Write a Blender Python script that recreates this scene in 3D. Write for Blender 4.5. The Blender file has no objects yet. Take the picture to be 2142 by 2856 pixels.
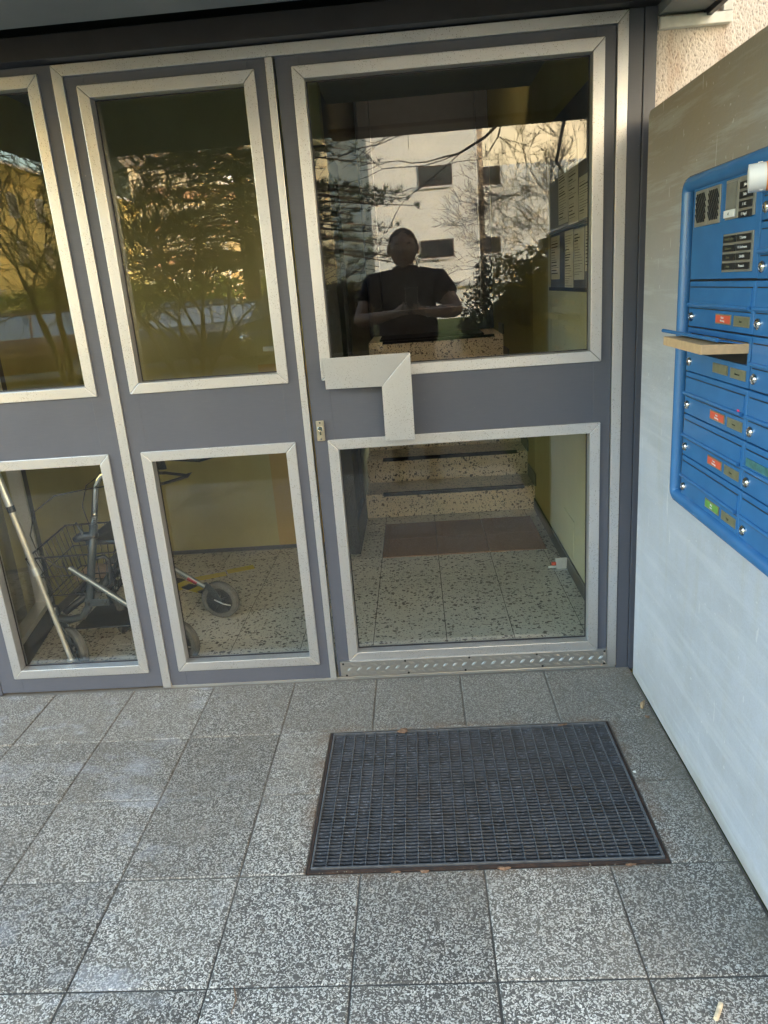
import bpy, bmesh, math, random
from mathutils import Vector, Matrix, noise
PI = math.pi
sc = bpy.context.scene
COL = sc.collection
R = math.radians

# ------------------------------------------------------------------ camera
cam = bpy.data.cameras.new('camera')
camo = bpy.data.objects.new('camera', cam); COL.objects.link(camo)
CX, CY, CZ = 0.12317, -2.36525, 1.35918
F_ = Vector((-0.05579841, 0.95449221, -0.29296955)); R_ = Vector((0.99664355, 0.03564211, -0.07369712)); U_ = Vector((0.05990128, 0.29609839, 0.95327728))
m = Matrix(((R_.x, U_.x, -F_.x, CX), (R_.y, U_.y, -F_.y, CY), (R_.z, U_.z, -F_.z, CZ), (0, 0, 0, 1)))
camo.matrix_world = m
cam.sensor_fit = 'VERTICAL'; cam.sensor_height = 36.0; cam.sensor_width = 27.0
cam.lens = 2041.94 / 2856 * 36
cam.clip_start = 0.01; cam.clip_end = 600
sc.camera = camo

# ------------------------------------------------------------------ sky, sun, exposure
SUN_AZ = Vector((0.94, 0.34, 0)).normalized(); SUN_EL = R(9)
w = bpy.data.worlds.new('World'); sc.world = w; w.use_nodes = True
nt = w.node_tree; nt.nodes.clear()
def wn(t, **k):
    n = nt.nodes.new(t)
    for a, b in k.items(): setattr(n, a, b)
    return n
out = wn('ShaderNodeOutputWorld'); bg = wn('ShaderNodeBackground'); bg.inputs['Strength'].default_value = 0.15
sky = wn('ShaderNodeTexSky', sky_type='NISHITA', sun_disc=False)
sky.sun_elevation = SUN_EL; sky.sun_rotation = math.atan2(SUN_AZ.x, SUN_AZ.y)
sky.air_density = 1.2; sky.dust_density = 2.5; sky.ozone_density = 1.0
# thin evening clouds
tc = wn('ShaderNodeTexCoord'); mp = wn('ShaderNodeMapping'); mp.inputs['Scale'].default_value = (1.2, 1.2, 3.2)
nz = wn('ShaderNodeTexNoise'); nz.inputs['Scale'].default_value = 2.2; nz.inputs['Detail'].default_value = 7; nz.inputs['Roughness'].default_value = 0.6
cr = wn('ShaderNodeValToRGB'); cr.color_ramp.elements[0].position = 0.38; cr.color_ramp.elements[1].position = 0.72
mx = wn('ShaderNodeMixRGB'); mx.inputs['Color2'].default_value = (7.2, 5.3, 2.9, 1)
dot = wn('ShaderNodeVectorMath', operation='DOT_PRODUCT'); dot.inputs[1].default_value = Vector((0.45, -0.89, 0.12)).normalized()
mr = wn('ShaderNodeMapRange'); mr.inputs['From Min'].default_value = 0.74; mr.inputs['From Max'].default_value = 0.98; mr.inputs['To Min'].default_value = 0.0; mr.inputs['To Max'].default_value = 0.95
mm = wn('ShaderNodeMath', operation='MULTIPLY'); mm2 = wn('ShaderNodeMath', operation='MULTIPLY_ADD'); mm2.inputs[1].default_value = 0.55; mm2.inputs[2].default_value = 0.45
L = nt.links.new
L(tc.outputs['Generated'], mp.inputs[0]); L(mp.outputs[0], nz.inputs['Vector']); L(nz.outputs['Fac'], cr.inputs[0])
L(tc.outputs['Generated'], dot.inputs[0]); L(dot.outputs['Value'], mr.inputs['Value'])
L(cr.outputs[0], mm2.inputs[0]); L(mm2.outputs[0], mm.inputs[0]); L(mr.outputs[0], mm.inputs[1])
L(mm.outputs[0], mx.inputs['Fac']); L(sky.outputs[0], mx.inputs['Color1']); L(mx.outputs[0], bg.inputs['Color']); L(bg.outputs[0], out.inputs[0])

sl = bpy.data.lights.new('sun', 'SUN'); sl.energy = 3.0; sl.angle = R(0.5); sl.color = (1.0, 0.91, 0.78)
so = bpy.data.objects.new('sun', sl); COL.objects.link(so)
sd = Vector((SUN_AZ.x * math.cos(SUN_EL), SUN_AZ.y * math.cos(SUN_EL), math.sin(SUN_EL)))
so.rotation_euler = sd.to_track_quat('Z', 'Y').to_euler(); so.location = (20, 6, 12)
sc.view_settings.view_transform = 'Standard'; sc.view_settings.look = 'None'
sc.view_settings.exposure = 4.0; sc.view_settings.gamma = 1.0
sc.view_settings.use_curve_mapping = False
sc.render.engine = 'CYCLES'
sc.cycles.max_bounces = 10; sc.cycles.transparent_max_bounces = 24; sc.cycles.diffuse_bounces = 5; sc.cycles.glossy_bounces = 5
sc.cycles.use_denoising = True

# ------------------------------------------------------------------ helpers
class MB:
    def __init__(s): s.v = []; s.f = []
    def add(s, vs, fs):
        n = len(s.v); s.v += [tuple(p) for p in vs]; s.f += [tuple(i + n for i in q) for q in fs]; return s
    def box(s, x0, x1, y0, y1, z0, z1):
        if x0 > x1: x0, x1 = x1, x0
        if y0 > y1: y0, y1 = y1, y0
        if z0 > z1: z0, z1 = z1, z0
        return s.add([(x0,y0,z0),(x1,y0,z0),(x1,y1,z0),(x0,y1,z0),(x0,y0,z1),(x1,y0,z1),(x1,y1,z1),(x0,y1,z1)],
                     [(0,3,2,1),(4,5,6,7),(0,1,5,4),(1,2,6,5),(2,3,7,6),(3,0,4,7)])
    def obox(s, c, ax, ay, az, hx, hy, hz):
        c = Vector(c); ax = Vector(ax).normalized(); ay = Vector(ay).normalized(); az = Vector(az).normalized()
        vs = [c + ax*hx*i + ay*hy*j + az*hz*k for k in (-1,1) for (i,j) in ((-1,-1),(1,-1),(1,1),(-1,1))]
        return s.add(vs, [(0,3,2,1),(4,5,6,7),(0,1,5,4),(1,2,6,5),(2,3,7,6),(3,0,4,7)])
    def prism(s, poly, d):      # poly: list of 3D points, extruded by vector d
        n = len(poly); d = Vector(d); p = [Vector(q) for q in poly]
        return s.add(p + [q + d for q in p], [tuple(range(n))[::-1], tuple(range(n, 2*n))] + [(i, (i+1) % n, n+(i+1) % n, n+i) for i in range(n)])
    def tube(s, pts, r, n=8, cap=True, r1=None):
        pts = [Vector(p) for p in pts]; m_ = len(pts); rings = []; up = None
        for i, p in enumerate(pts):
            t = (pts[min(i+1, m_-1)] - pts[max(i-1, 0)]).normalized()
            if up is None:
                a = Vector((0,0,1)) if abs(t.z) < .9 else Vector((1,0,0)); u = t.cross(a).normalized()
            else:
                u = (up - t * up.dot(t)).normalized()
            up = u; v = t.cross(u); rr = r[i] if isinstance(r, (list, tuple)) else (r if r1 is None else r + (r1-r)*i/(m_-1))
            rings.append([p + (u*math.cos(2*PI*k/n) + v*math.sin(2*PI*k/n))*rr for k in range(n)])
        vs = [q for rg in rings for q in rg]; fs = []
        for i in range(m_-1):
            for k in range(n):
                fs.append((i*n+k, i*n+(k+1) % n, (i+1)*n+(k+1) % n, (i+1)*n+k))
        if cap: fs.append(tuple(range(n))[::-1]); fs.append(tuple(range((m_-1)*n, m_*n)))
        return s.add(vs, fs)
    def lathe(s, c, axis, prof, n=24):  # prof: (along, radius)
        c = Vector(c); t = Vector(axis).normalized(); a = Vector((0,0,1)) if abs(t.z) < .9 else Vector((1,0,0)); u = t.cross(a).normalized(); v = t.cross(u)
        vs = [c + t*h + (u*math.cos(2*PI*k/n) + v*math.sin(2*PI*k/n))*max(r, 1e-5) for h, r in prof for k in range(n)]
        fs = [(i*n+k, i*n+(k+1) % n, (i+1)*n+(k+1) % n, (i+1)*n+k) for i in range(len(prof)-1) for k in range(n)]
        return s.add(vs, fs)
    def torus(s, c, axis, R0, r, n=32, m_=10):
        return s.lathe(c, axis, [(r*math.sin(2*PI*k/m_), R0 + r*math.cos(2*PI*k/m_)) for k in range(m_+1)], n)
    def sphere(s, c, rx, ry, rz, n=12, m_=8):
        c = Vector(c)
        vs = [c + Vector((rx*math.sin(PI*j/m_)*math.cos(2*PI*k/n), ry*math.sin(PI*j/m_)*math.sin(2*PI*k/n), rz*math.cos(PI*j/m_))) for j in range(m_+1) for k in range(n)]
        return s.add(vs, [(j*n+k, (j+1)*n+k, (j+1)*n+(k+1) % n, j*n+(k+1) % n) for j in range(m_) for k in range(n)])
    def mesh(s, name):
        me = bpy.data.meshes.new(name); me.from_pydata(s.v, [], s.f); me.update(); return me

def link(name, me, mat=None, parent=None, smooth=False, bevel=0):
    o = bpy.data.objects.new(name, me); COL.objects.link(o)
    if mat and not me.materials: me.materials.append(mat)
    if parent is not None: o.parent = parent
    if smooth:
        for p in me.polygons: p.use_smooth = True
        if smooth != 'all':
            md = None
            try:
                me.set_sharp_from_angle(angle=R(35))
            except Exception: pass
    if bevel:
        b = o.modifiers.new('bevel', 'BEVEL'); b.width = bevel; b.segments = 2; b.limit_method = 'ANGLE'; b.angle_limit = R(40)
    return o
def obj(name, mb, mat, parent=None, smooth=False, bevel=0): return link(name, mb.mesh(name), mat, parent, smooth, bevel)
def tag(o, label=None, cat=None, group=None, kind=None):
    if label: o['label'] = label
    if cat: o['category'] = cat
    if group: o['group'] = group
    if kind: o['kind'] = kind
    return o
def thing(name, loc, label, cat, group=None, rz=0):
    o = bpy.data.objects.new(name, None); COL.objects.link(o); o.location = loc; o.rotation_euler.z = rz; o.empty_display_size = .1
    return tag(o, label, cat, group)
def relparent(o, p):            # children were modelled in world space; keep them where they are
    o.parent = p; o.matrix_parent_inverse = Matrix.Translation(-Vector(p.location)); return o
class T:                        # a thing whose parts are given in world coordinates
    def __init__(s, name, loc, label, cat, group=None): s.e = thing(name, loc, label, cat, group)
    def p(s, name, mb, mat, smooth=False, bevel=0, parent=None, label=None):
        o = obj(name, mb, mat, None, smooth, bevel)
        if parent is not None: o.parent = parent
        else: relparent(o, s.e)
        if label: o['label'] = label
        return o

# ------------------------------------------------------------------ materials
class NB:
    def __init__(s, name):
        s.m = bpy.data.materials.new(name); s.m.use_nodes = True; s.t = s.m.node_tree; s.t.nodes.clear()
        s.out = s.n('ShaderNodeOutputMaterial'); s.b = s.n('ShaderNodeBsdfPrincipled'); s.l(s.b.outputs[0], s.out.inputs[0])
    def n(s, t, ins=None, **k):
        x = s.t.nodes.new(t)
        for a, b in k.items(): setattr(x, a, b)
        if ins:
            for a, b in ins.items():
                if hasattr(b, 'is_output') or isinstance(b, bpy.types.NodeSocket): s.l(b, x.inputs[a])
                else: x.inputs[a].default_value = b
        return x
    def l(s, a, b): s.t.links.new(a, b)
    def pos(s, scale=(1,1,1), rot=(0,0,0)):
        g = s.n('ShaderNodeNewGeometry'); mpn = s.n('ShaderNodeMapping', {0: g.outputs['Position']}); mpn.inputs['Scale'].default_value = scale; mpn.inputs['Rotation'].default_value = rot
        return mpn.outputs[0]
    def noise(s, vec, scale, detail=4, rough=.55, dist=0):
        return s.n('ShaderNodeTexNoise', {'Vector': vec, 'Scale': scale, 'Detail': detail, 'Roughness': rough, 'Distortion': dist}).outputs['Fac']
    def ramp(s, fac, stops, interp='LINEAR'):
        r = s.n('ShaderNodeValToRGB', {0: fac}); r.color_ramp.interpolation = interp; e = r.color_ramp.elements
        while len(e) < len(stops): e.new(.5)
        for x, (p, c) in zip(e, stops):
            x.position = p; x.color = (c, c, c, 1) if not isinstance(c, (tuple, list)) else (*c, 1)
        return r.outputs[0]
    def mix(s, fac, a, b, mode='MIX'):
        x = s.n('ShaderNodeMixRGB', blend_type=mode)
        for i, v in ((0, fac), (1, a), (2, b)):
            if isinstance(v, bpy.types.NodeSocket): s.l(v, x.inputs[i])
            else: x.inputs[i].default_value = v if i == 0 else (*v, 1)
        return x.outputs[0]
    def math(s, op, a, b=0.):
        x = s.n('ShaderNodeMath', operation=op)
        for i, v in ((0, a), (1, b)):
            if isinstance(v, bpy.types.NodeSocket): s.l(v, x.inputs[i])
            else: x.inputs[i].default_value = v
        return x.outputs[0]
    def bump(s, h, strength=.3, dist=.002):
        b = s.n('ShaderNodeBump', {'Height': h, 'Strength': strength, 'Distance': dist}); s.l(b.outputs[0], s.b.inputs['Normal'])
    def set(s, col=None, rough=.5, metal=0, spec=.5):
        if isinstance(col, bpy.types.NodeSocket): s.l(col, s.b.inputs['Base Color'])
        elif col: s.b.inputs['Base Color'].default_value = (*col, 1)
        if isinstance(rough, bpy.types.NodeSocket): s.l(rough, s.b.inputs['Roughness'])
        else: s.b.inputs['Roughness'].default_value = rough
        s.b.inputs['Metallic'].default_value = metal; s.b.inputs['Specular IOR Level'].default_value = spec
        return s.m

def plain(name, col, rough=.5, metal=0, var=.12, scale=30, spec=.5, bump=0):
    b = NB(name); p = b.pos(); f = b.noise(p, scale, 4)
    c = b.mix(b.ramp(f, [(.3, 0.), (.7, 1.)]), tuple(x*(1-var) for x in col), tuple(min(1, x*(1+var)) for x in col))
    if bump: b.bump(f, bump, .002)
    return b.set(c, rough, metal, spec)

def mat_slab():
    b = NB('washed_concrete'); p = b.pos()
    wob = b.n('ShaderNodeTexNoise', {'Vector': p, 'Scale': 90., 'Detail': 1.}).outputs['Color']
    pv = b.n('ShaderNodeMixRGB', {0: .010, 1: p, 2: wob}); pv.blend_type = 'ADD'; pv = pv.outputs[0]
    v = b.n('ShaderNodeTexVoronoi', {'Vector': pv, 'Scale': 330.}); ve = b.n('ShaderNodeTexVoronoi', {'Vector': pv, 'Scale': 330.}, feature='DISTANCE_TO_EDGE')
    sep = b.n('ShaderNodeSeparateColor', {0: v.outputs['Color']})
    stone = b.ramp(sep.outputs[0], [(0, (.046,.044,.043)), (.38, (.066,.063,.060)), (.52, (.15,.142,.13)), (.62, (.55,.52,.47)), (.84, (.74,.71,.65)), (1, (.90,.88,.83))])
    edge = b.ramp(ve.outputs['Distance'], [(.0, 0.), (.10, 1.)])
    col = b.mix(edge, (.075,.074,.072), stone)
    # dirt film: mutes the chips near the door and in broad blotches
    g = b.n('ShaderNodeNewGeometry'); xyz = b.n('ShaderNodeSeparateXYZ', {0: g.outputs['Position']})
    blot = b.noise(p, 2.2, 5, .62); fine = b.noise(p, 11., 4, .6)
    neard = b.n('ShaderNodeMapRange', {0: xyz.outputs[1], 1: -1.35, 2: -.05, 3: .08, 4: .68}).outputs[0]
    film = b.math('ADD', b.math('MULTIPLY', b.ramp(blot, [(.36, 0.), (.66, 1.)]), .50), neard)
    film = b.math('MULTIPLY', film, b.ramp(fine, [(.25, .55), (.7, 1.)]))
    col = b.mix(b.math('MINIMUM', film, .72), col, (.19,.168,.142))
    # bluish white efflorescence scrapes on the left
    ef = b.math('MULTIPLY', b.ramp(b.noise(b.pos((1,1.6,1)), 3.3, 5, .7), [(.54, 0.), (.70, .55)]), b.n('ShaderNodeMapRange', {0: xyz.outputs[0], 1: -.15, 2: -.6, 3: 0., 4: 1.}).outputs[0])
    col = b.mix(ef, col, (.42,.43,.47))
    oi = b.n('ShaderNodeObjectInfo'); tint = b.n('ShaderNodeMapRange', {0: oi.outputs['Random'], 3: .78, 4: 1.12}).outputs[0]
    col = b.n('ShaderNodeVectorMath', {0: col, 'Scale': tint}, operation='SCALE').outputs[0]
    # brown rust run-off round the mat well and dirt along the wall foot
    dw = b.n('ShaderNodeMapRange', {0: xyz.outputs[0], 1: .70, 2: .815, 3: 0., 4: .75}).outputs[0]
    col = b.mix(b.math('MULTIPLY', dw, b.ramp(fine, [(.3, .3), (.7, 1.)])), col, (.13,.115,.09))
    rx = b.math('ABSOLUTE', b.math('SUBTRACT', xyz.outputs[0], .218)); ry = b.math('ABSOLUTE', b.math('SUBTRACT', xyz.outputs[1], -.62))
    dd = b.math('MAXIMUM', b.math('SUBTRACT', rx, .436), b.math('SUBTRACT', ry, .289))
    rust = b.math('MULTIPLY', b.n('ShaderNodeMapRange', {0: dd, 1: .0, 2: .05, 3: .8, 4: 0.}).outputs[0], b.ramp(b.noise(p, 9., 4, .7), [(.42, 0.), (.62, 1.)]))
    col = b.mix(rust, col, (.15,.085,.05))
    b.bump(b.math('ADD', b.math('MULTIPLY', edge, .7), b.math('MULTIPLY', sep.outputs[0], .3)), .5, .0012)
    return b.set(col, .72, 0, .35)

def mat_terrazzo(name, base, warm=0):
    b = NB(name); p = b.pos()
    p2 = b.n('ShaderNodeTexNoise', {'Vector': p, 'Scale': 45., 'Detail': 2.}).outputs['Color']
    pv = b.n('ShaderNodeMixRGB', {0: .022, 1: p, 2: p2}, blend_type='ADD').outputs[0]
    col = b.mix(b.noise(p, 260., 2), tuple(x*.80 for x in base), tuple(x*1.12 for x in base))
    for sc_, thr, rad, cols in ((185., .72, .42, [(0, (.10,.09,.08)), (.4, (.22,.19,.15)), (.7, (.55,.53,.48)), (1, (.07,.07,.07))]),
                                (95., .62, .40, [(0, (.045,.045,.042)), (.45, (.12,.085,.06)), (.7, (.20,.19,.17)), (1, (.05,.05,.05))]),
                                (58., .76, .38, [(0, (.05,.045,.04)), (.5, (.14,.10,.07)), (1, (.07,.065,.06))])):
        v = b.n('ShaderNodeTexVoronoi', {'Vector': pv, 'Scale': sc_}); s_ = b.n('ShaderNodeSeparateColor', {0: v.outputs['Color']})
        on = b.math('MULTIPLY', b.math('GREATER_THAN', s_.outputs[0], thr), b.math('LESS_THAN', v.outputs['Distance'], b.math('MULTIPLY', b.math('ADD', s_.outputs[2], .45), rad)))
        col = b.mix(on, col, b.ramp(s_.outputs[1], cols))
    col = b.mix(b.math('MULTIPLY', b.ramp(b.noise(p, 3., 4), [(.4, 0.), (.7, 1.)]), .25), col, tuple(x*.5 for x in base))
    return b.set(col, .32, 0, .5)

def mat_paint():
    b = NB('grey_door_paint'); f = b.noise(b.pos((3, 3, 60)), 8, 5, .6); g = b.noise(b.pos((60, 3, 3)), 8, 5, .6); s_ = b.noise(b.pos(), 5., 5, .6)
    col = b.mix(s_, (.066,.074,.100), (.084,.092,.122)); col = b.mix(b.math('MULTIPLY', b.ramp(f, [(.40, 0.), (.66, 1.)]), .16), col, (.12,.125,.15)); col = b.mix(b.math('MULTIPLY', b.ramp(g, [(.45, 0.), (.7, 1.)]), .12), col, (.06,.06,.075))
    chip = b.math('GREATER_THAN', b.noise(b.pos(), 75., 3, .7), .745)
    col = b.mix(b.math('MULTIPLY', chip, .5), col, (.26,.26,.27))
    b.bump(b.math('ADD', f, g), .12, .0006)
    return b.set(col, b.ramp(s_, [(.3, .36), (.7, .50)]), 0, .5)
def mat_alu(name='anodised_aluminium', col=(.64,.65,.675), rough=.36, pit=True):
    b = NB(name); p = b.pos(); f = b.noise(b.pos((4, 4, 4)), 60, 4, .7); big = b.noise(p, 4, 4)
    c = b.mix(f, tuple(x*.82 for x in col), col)
    c = b.mix(b.math('MULTIPLY', b.ramp(big, [(.45, 0.), (.7, 1.)]), .25), c, (.50,.495,.49))
    if pit:
        v = b.n('ShaderNodeTexVoronoi', {'Vector': p, 'Scale': 260.}); s_ = b.n('ShaderNodeSeparateColor', {0: v.outputs['Color']})
        on = b.math('MULTIPLY', b.math('LESS_THAN', v.outputs['Distance'], .28), b.math('GREATER_THAN', s_.outputs[0], .62))
        on = b.math('MULTIPLY', on, b.ramp(b.noise(p, 6, 3), [(.38, 0.), (.56, .8)]))
        c = b.mix(on, c, (.16,.14,.12))
    m_ = b.set(c, b.ramp(f, [(.2, rough*.85), (.8, rough*1.25)]), .82, .5); b.bump(f, .15, .0005); return m_
def mat_glass(name='window_glass', tint=(.985,.992,.975), base=.038):
    b = NB(name); b.t.nodes.remove(b.b)
    lw = b.n('ShaderNodeLayerWeight', {'Blend': .5}); f5 = b.math('POWER', lw.outputs['Facing'], 4.5)
    fac = b.math('ADD', b.math('MULTIPLY', f5, .9), base)
    p = b.pos((1, 1, 1)); bp = b.n('ShaderNodeBump', {'Height': b.noise(p, 2.2, 2), 'Strength': .025, 'Distance': .003})
    t = b.n('ShaderNodeBsdfTransparent'); t.inputs[0].default_value = (*tint, 1)
    g = b.n('ShaderNodeBsdfGlossy'); g.inputs['Roughness'].default_value = 0.0; g.inputs[0].default_value = (1, 1, 1, 1); b.l(bp.outputs[0], g.inputs['Normal'])
    mxs = b.n('ShaderNodeMixShader'); b.l(fac, mxs.inputs[0]); b.l(t.outputs[0], mxs.inputs[1]); b.l(g.outputs[0], mxs.inputs[2]); b.l(mxs.outputs[0], b.out.inputs[0])
    return b.m
def mat_wallconc():
    b = NB('painted_concrete'); p = b.pos((1, .55, 1), (R(22), 0, 0)); f = b.noise(p, 3, 6, .6); s_ = b.noise(b.pos((1, 6, .7), (R(20), 0, 0)), 4, 5, .65); fn = b.noise(b.pos(), 60, 4)
    col = b.mix(b.ramp(f, [(.3, 0.), (.7, 1.)]), (.38,.405,.48), (.46,.49,.57))
    col = b.mix(b.math('MULTIPLY', b.ramp(s_, [(.52, 0.), (.75, 1.)]), .35), col, (.40,.385,.34))
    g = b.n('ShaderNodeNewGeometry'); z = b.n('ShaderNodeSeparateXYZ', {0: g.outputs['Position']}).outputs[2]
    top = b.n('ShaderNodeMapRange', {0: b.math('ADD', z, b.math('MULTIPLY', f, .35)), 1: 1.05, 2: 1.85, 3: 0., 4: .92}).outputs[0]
    col = b.mix(top, col, (.29,.24,.175))      # browner towards the top
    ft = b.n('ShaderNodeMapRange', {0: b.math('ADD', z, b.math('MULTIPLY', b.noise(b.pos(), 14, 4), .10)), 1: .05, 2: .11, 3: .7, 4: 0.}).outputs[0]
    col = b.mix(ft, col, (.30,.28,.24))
    sc2 = b.math('GREATER_THAN', b.noise(b.pos((1, 9, 1.2), (R(-35), 0, 0)), 7, 2, .4), .735)
    col = b.mix(b.math('MULTIPLY', sc2, .5), col, (.66,.66,.67))
    grn = b.noise(b.pos(), 190, 3, .7); col = b.mix(b.math('MULTIPLY', b.ramp(grn, [(.45, 0.), (.7, 1.)]), .22), col, (.24,.24,.24))
    blo = b.ramp(b.noise(b.pos((1,1,1.3)), 1.6, 6, .7), [(.42, 0.), (.66, 1.)]); col = b.mix(b.math('MULTIPLY', blo, .45), col, (.27,.275,.285))
    dg_ = b.ramp(b.noise(b.pos((1, .5, 7), (R(24), 0, 0)), 3.5, 6, .7), [(.5, 0.), (.62, 1.)]); col = b.mix(b.math('MULTIPLY', dg_, .30), col, (.52,.54,.58))
    spk = b.math('GREATER_THAN', b.noise(b.pos(), 48., 2, .6), .72); col = b.mix(b.math('MULTIPLY', spk, .4), col, (.62,.63,.64))
    b.bump(b.math('ADD', b.math('ADD', fn, f), b.math('MULTIPLY', grn, .6)), .5, .003)
    return b.set(col, .7, 0, .35)
def mat_plaster():
    b = NB('scraped_render'); n1 = b.noise(b.pos((1, 1, .62), (0, R(18), 0)), 150, 3, .7); v = b.n('ShaderNodeTexVoronoi', {'Vector': b.pos((1,1,.6), (0, R(20), 0)), 'Scale': 190.})
    h = b.math('ADD', n1, b.math('MULTIPLY', v.outputs['Distance'], .5))
    col = b.mix(b.ramp(h, [(.42, 0.), (.72, 1.)]), (.25,.21,.185), (.66,.60,.56))
    col = b.mix(b.math('MULTIPLY', b.ramp(b.noise(b.pos((2,2,.6)), 7, 4), [(.55, 0.), (.75, 1.)]), .6), col, (.40,.22,.12))
    b.bump(h, 1.0, .004)
    return b.set(col, .85, 0, .2)
def mat_yellow(name, c1, c2):
    b = NB(name); f = b.noise(b.pos((1,1,.6)), 2.4, 5, .6); fn = b.noise(b.pos(), 70, 3)
    col = b.mix(b.ramp(f, [(.3, 0.), (.7, 1.)]), c1, c2); b.bump(fn, .2, .0015)
    return b.set(col, .5, 0, .4)
def mat_building(name, c, stain=.25, scale=1.2):
    b = NB(name); f = b.noise(b.pos((1,1,.35)), scale, 6, .65)
    col = b.mix(b.math('MULTIPLY', b.ramp(f, [(.45, 0.), (.75, 1.)]), stain), c, tuple(x*.6 for x in c)); return b.set(col, .85, 0, .2)

M = {}
M['slab'] = mat_slab(); M['steelgrey'] = plain('slate_metal', (.22,.245,.26), .28, .7, .06, 30); M['terr'] = mat_terrazzo('terrazzo_floor', (.66,.615,.52)); M['terrs'] = mat_terrazzo('terrazzo_steps', (.74,.63,.46))
M['paint'] = mat_paint(); M['alu'] = mat_alu(); M['alu2'] = mat_alu('brushed_aluminium', (.77,.78,.80), .33, True); M['alu3'] = mat_alu('clean_aluminium', (.72,.73,.74), .3, False)
M['glass'] = mat_glass(); M['conc'] = mat_wallconc(); M['plaster'] = mat_plaster()
M['ywall'] = mat_yellow('yellow_wall_paint', (.31,.275,.10), (.40,.36,.15)); M['ylight'] = mat_yellow('pale_yellow_panel', (.47,.475,.29), (.55,.55,.36)); M['ystair'] = mat_yellow('dimmed_stair_yellow', (.22,.195,.06), (.28,.25,.09)); M['stairdark'] = mat_yellow('darkened_stair_yellow', (.07,.06,.04), (.09,.075,.05)); M['orange'] = mat_yellow('warm_glow_ochre', (.33,.22,.06), (.42,.29,.09))  # ochre holds the warm light glow, the stair tones the stairwell's dimness
b = NB('joint_mortar'); yv = b.n('ShaderNodeSeparateXYZ', {0: b.n('ShaderNodeNewGeometry').outputs['Position']}).outputs[1]
M['mortar'] = b.set(b.mix(b.math('ADD', b.n('ShaderNodeMapRange', {0: yv, 1: -1.2, 2: -.6, 3: -.25, 4: .45}).outputs[0], b.noise(b.pos(), 9, 5, .7)), (.035,.034,.032), (.20,.18,.155)), .9, 0, .2)
M['grout'] = plain('tile_grout', (.06,.055,.05), .8, 0, .3, 60, .2)
M['soffit'] = plain('grey_soffit_paint', (.20,.21,.215), .7, 0, .1, 3, .3); M['dark'] = plain('dark_trim', (.018,.018,.024), .45, 0, .2, 12)
M['blue'] = plain('blue_powder_coat', (.036,.150,.365), .27, 0, .07, 14, .5); M['black'] = plain('black_shadow_plastic', (.008,.008,.009), .6, 0, .2, 40)
M['steel'] = plain('intercom_steel', (.36,.35,.31), .42, .6, .08, 30); M['chrome'] = plain('chrome', (.8,.8,.78), .14, 1, .05, 40)
M['rubber'] = None
b = NB('rubber_slat'); f1 = b.noise(b.pos(), 16, 4, .7); f2 = b.noise(b.pos((1,3,1)), 90, 3, .7)
c = b.mix(b.ramp(f1, [(.35, 0.), (.7, 1.)]), (.024,.025,.028), (.060,.064,.074)); c = b.mix(b.math('MULTIPLY', b.ramp(f2, [(.55, 0.), (.7, 1.)]), .55), c, (.22,.245,.29)); c = b.mix(b.math('MULTIPLY', b.ramp(b.noise(b.pos(), 6, 3), [(.55, 0.), (.7, 1.)]), .4), c, (.05,.04,.038))
b.bump(f2, .5, .001); M['rubber'] = b.set(c, .55, 0, .4)
M['bar'] = plain('mat_cross_bar', (.13,.137,.15), .4, .4, .25, 40)
b = NB('rusty_steel'); f1 = b.noise(b.pos(), 28, 5, .7); c = b.ramp(f1, [(.3, (.03,.028,.028)), (.5, (.055,.035,.028)), (.66, (.085,.05,.036)), (.8, (.22,.18,.15))]); b.bump(f1, .6, .002); M['rust'] = b.set(c, .8, .1, .3)
M['coir'] = plain('brown_doormat', (.235,.135,.08), .95, 0, .35, 220, .1, .5); M['stripb'] = plain('black_antislip', (.006,.006,.007), .9, 0, .2, 60)
M['skirt'] = plain('grey_skirting', (.075,.075,.075), .4, 0, .1, 20); M['white'] = plain('white_plastic', (.72,.72,.70), .4, 0, .04, 20); M['card'] = plain('brown_cardboard', (.50,.335,.19), .75, 0, .1, 60, .3)
M['paper'] = plain('paper', (.62,.61,.57), .7, 0, .05, 30); M['ink'] = plain('print_ink', (.02,.02,.02), .7); M['whitei'] = plain('white_print', (.8,.8,.78), .6)
M['redlab'] = plain('red_label', (.62,.10,.05), .5, 0, .1, 30); M['greenlab'] = plain('green_label', (.12,.28,.06), .5, 0, .1, 30); M['olive'] = plain('olive_name_plate', (.21,.20,.12), .35, .2, .2, 50); M['pink'] = plain('pink_sticker', (.75,.03,.10), .5)
M['orlab'] = plain('orange_label', (.80,.22,.03), .5); M['green_tape'] = plain('green_tape', (.06,.17,.17), .3, 0, .4, 60)
M['grey'] = plain('grey_frame_paint', (.038,.045,.050), .3, .3, .08, 20); M['tyre'] = plain('grey_tyre', (.10,.095,.085), .8, 0, .15, 80, .3); M['rim'] = plain('black_plastic', (.012,.012,.014), .35, 0, .2, 60)
M['crutch'] = plain('champagne_aluminium', (.55,.52,.47), .35, .8, .06, 40); M['ytape'] = plain('yellow_tape', (.62,.50,.03), .5, 0, .1, 60); M['ctape'] = plain('black_tape', (.03,.025,.02), .5)
M['wire'] = plain('black_wire', (.015,.015,.016), .4, .3, .1, 50); M['beige'] = plain('beige_cushion', (.42,.30,.21), .8, 0, .2, 60)
M['asphalt'] = plain('asphalt', (.11,.11,.112), .9, 0, .3, 18, .2, .3); M['grass'] = plain('lawn_grass', (.05,.075,.022), .95, 0, .5, 9, .1, .5); M['kerbm'] = plain('kerb_stone', (.22,.215,.20), .85, 0, .2, 12)
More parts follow.
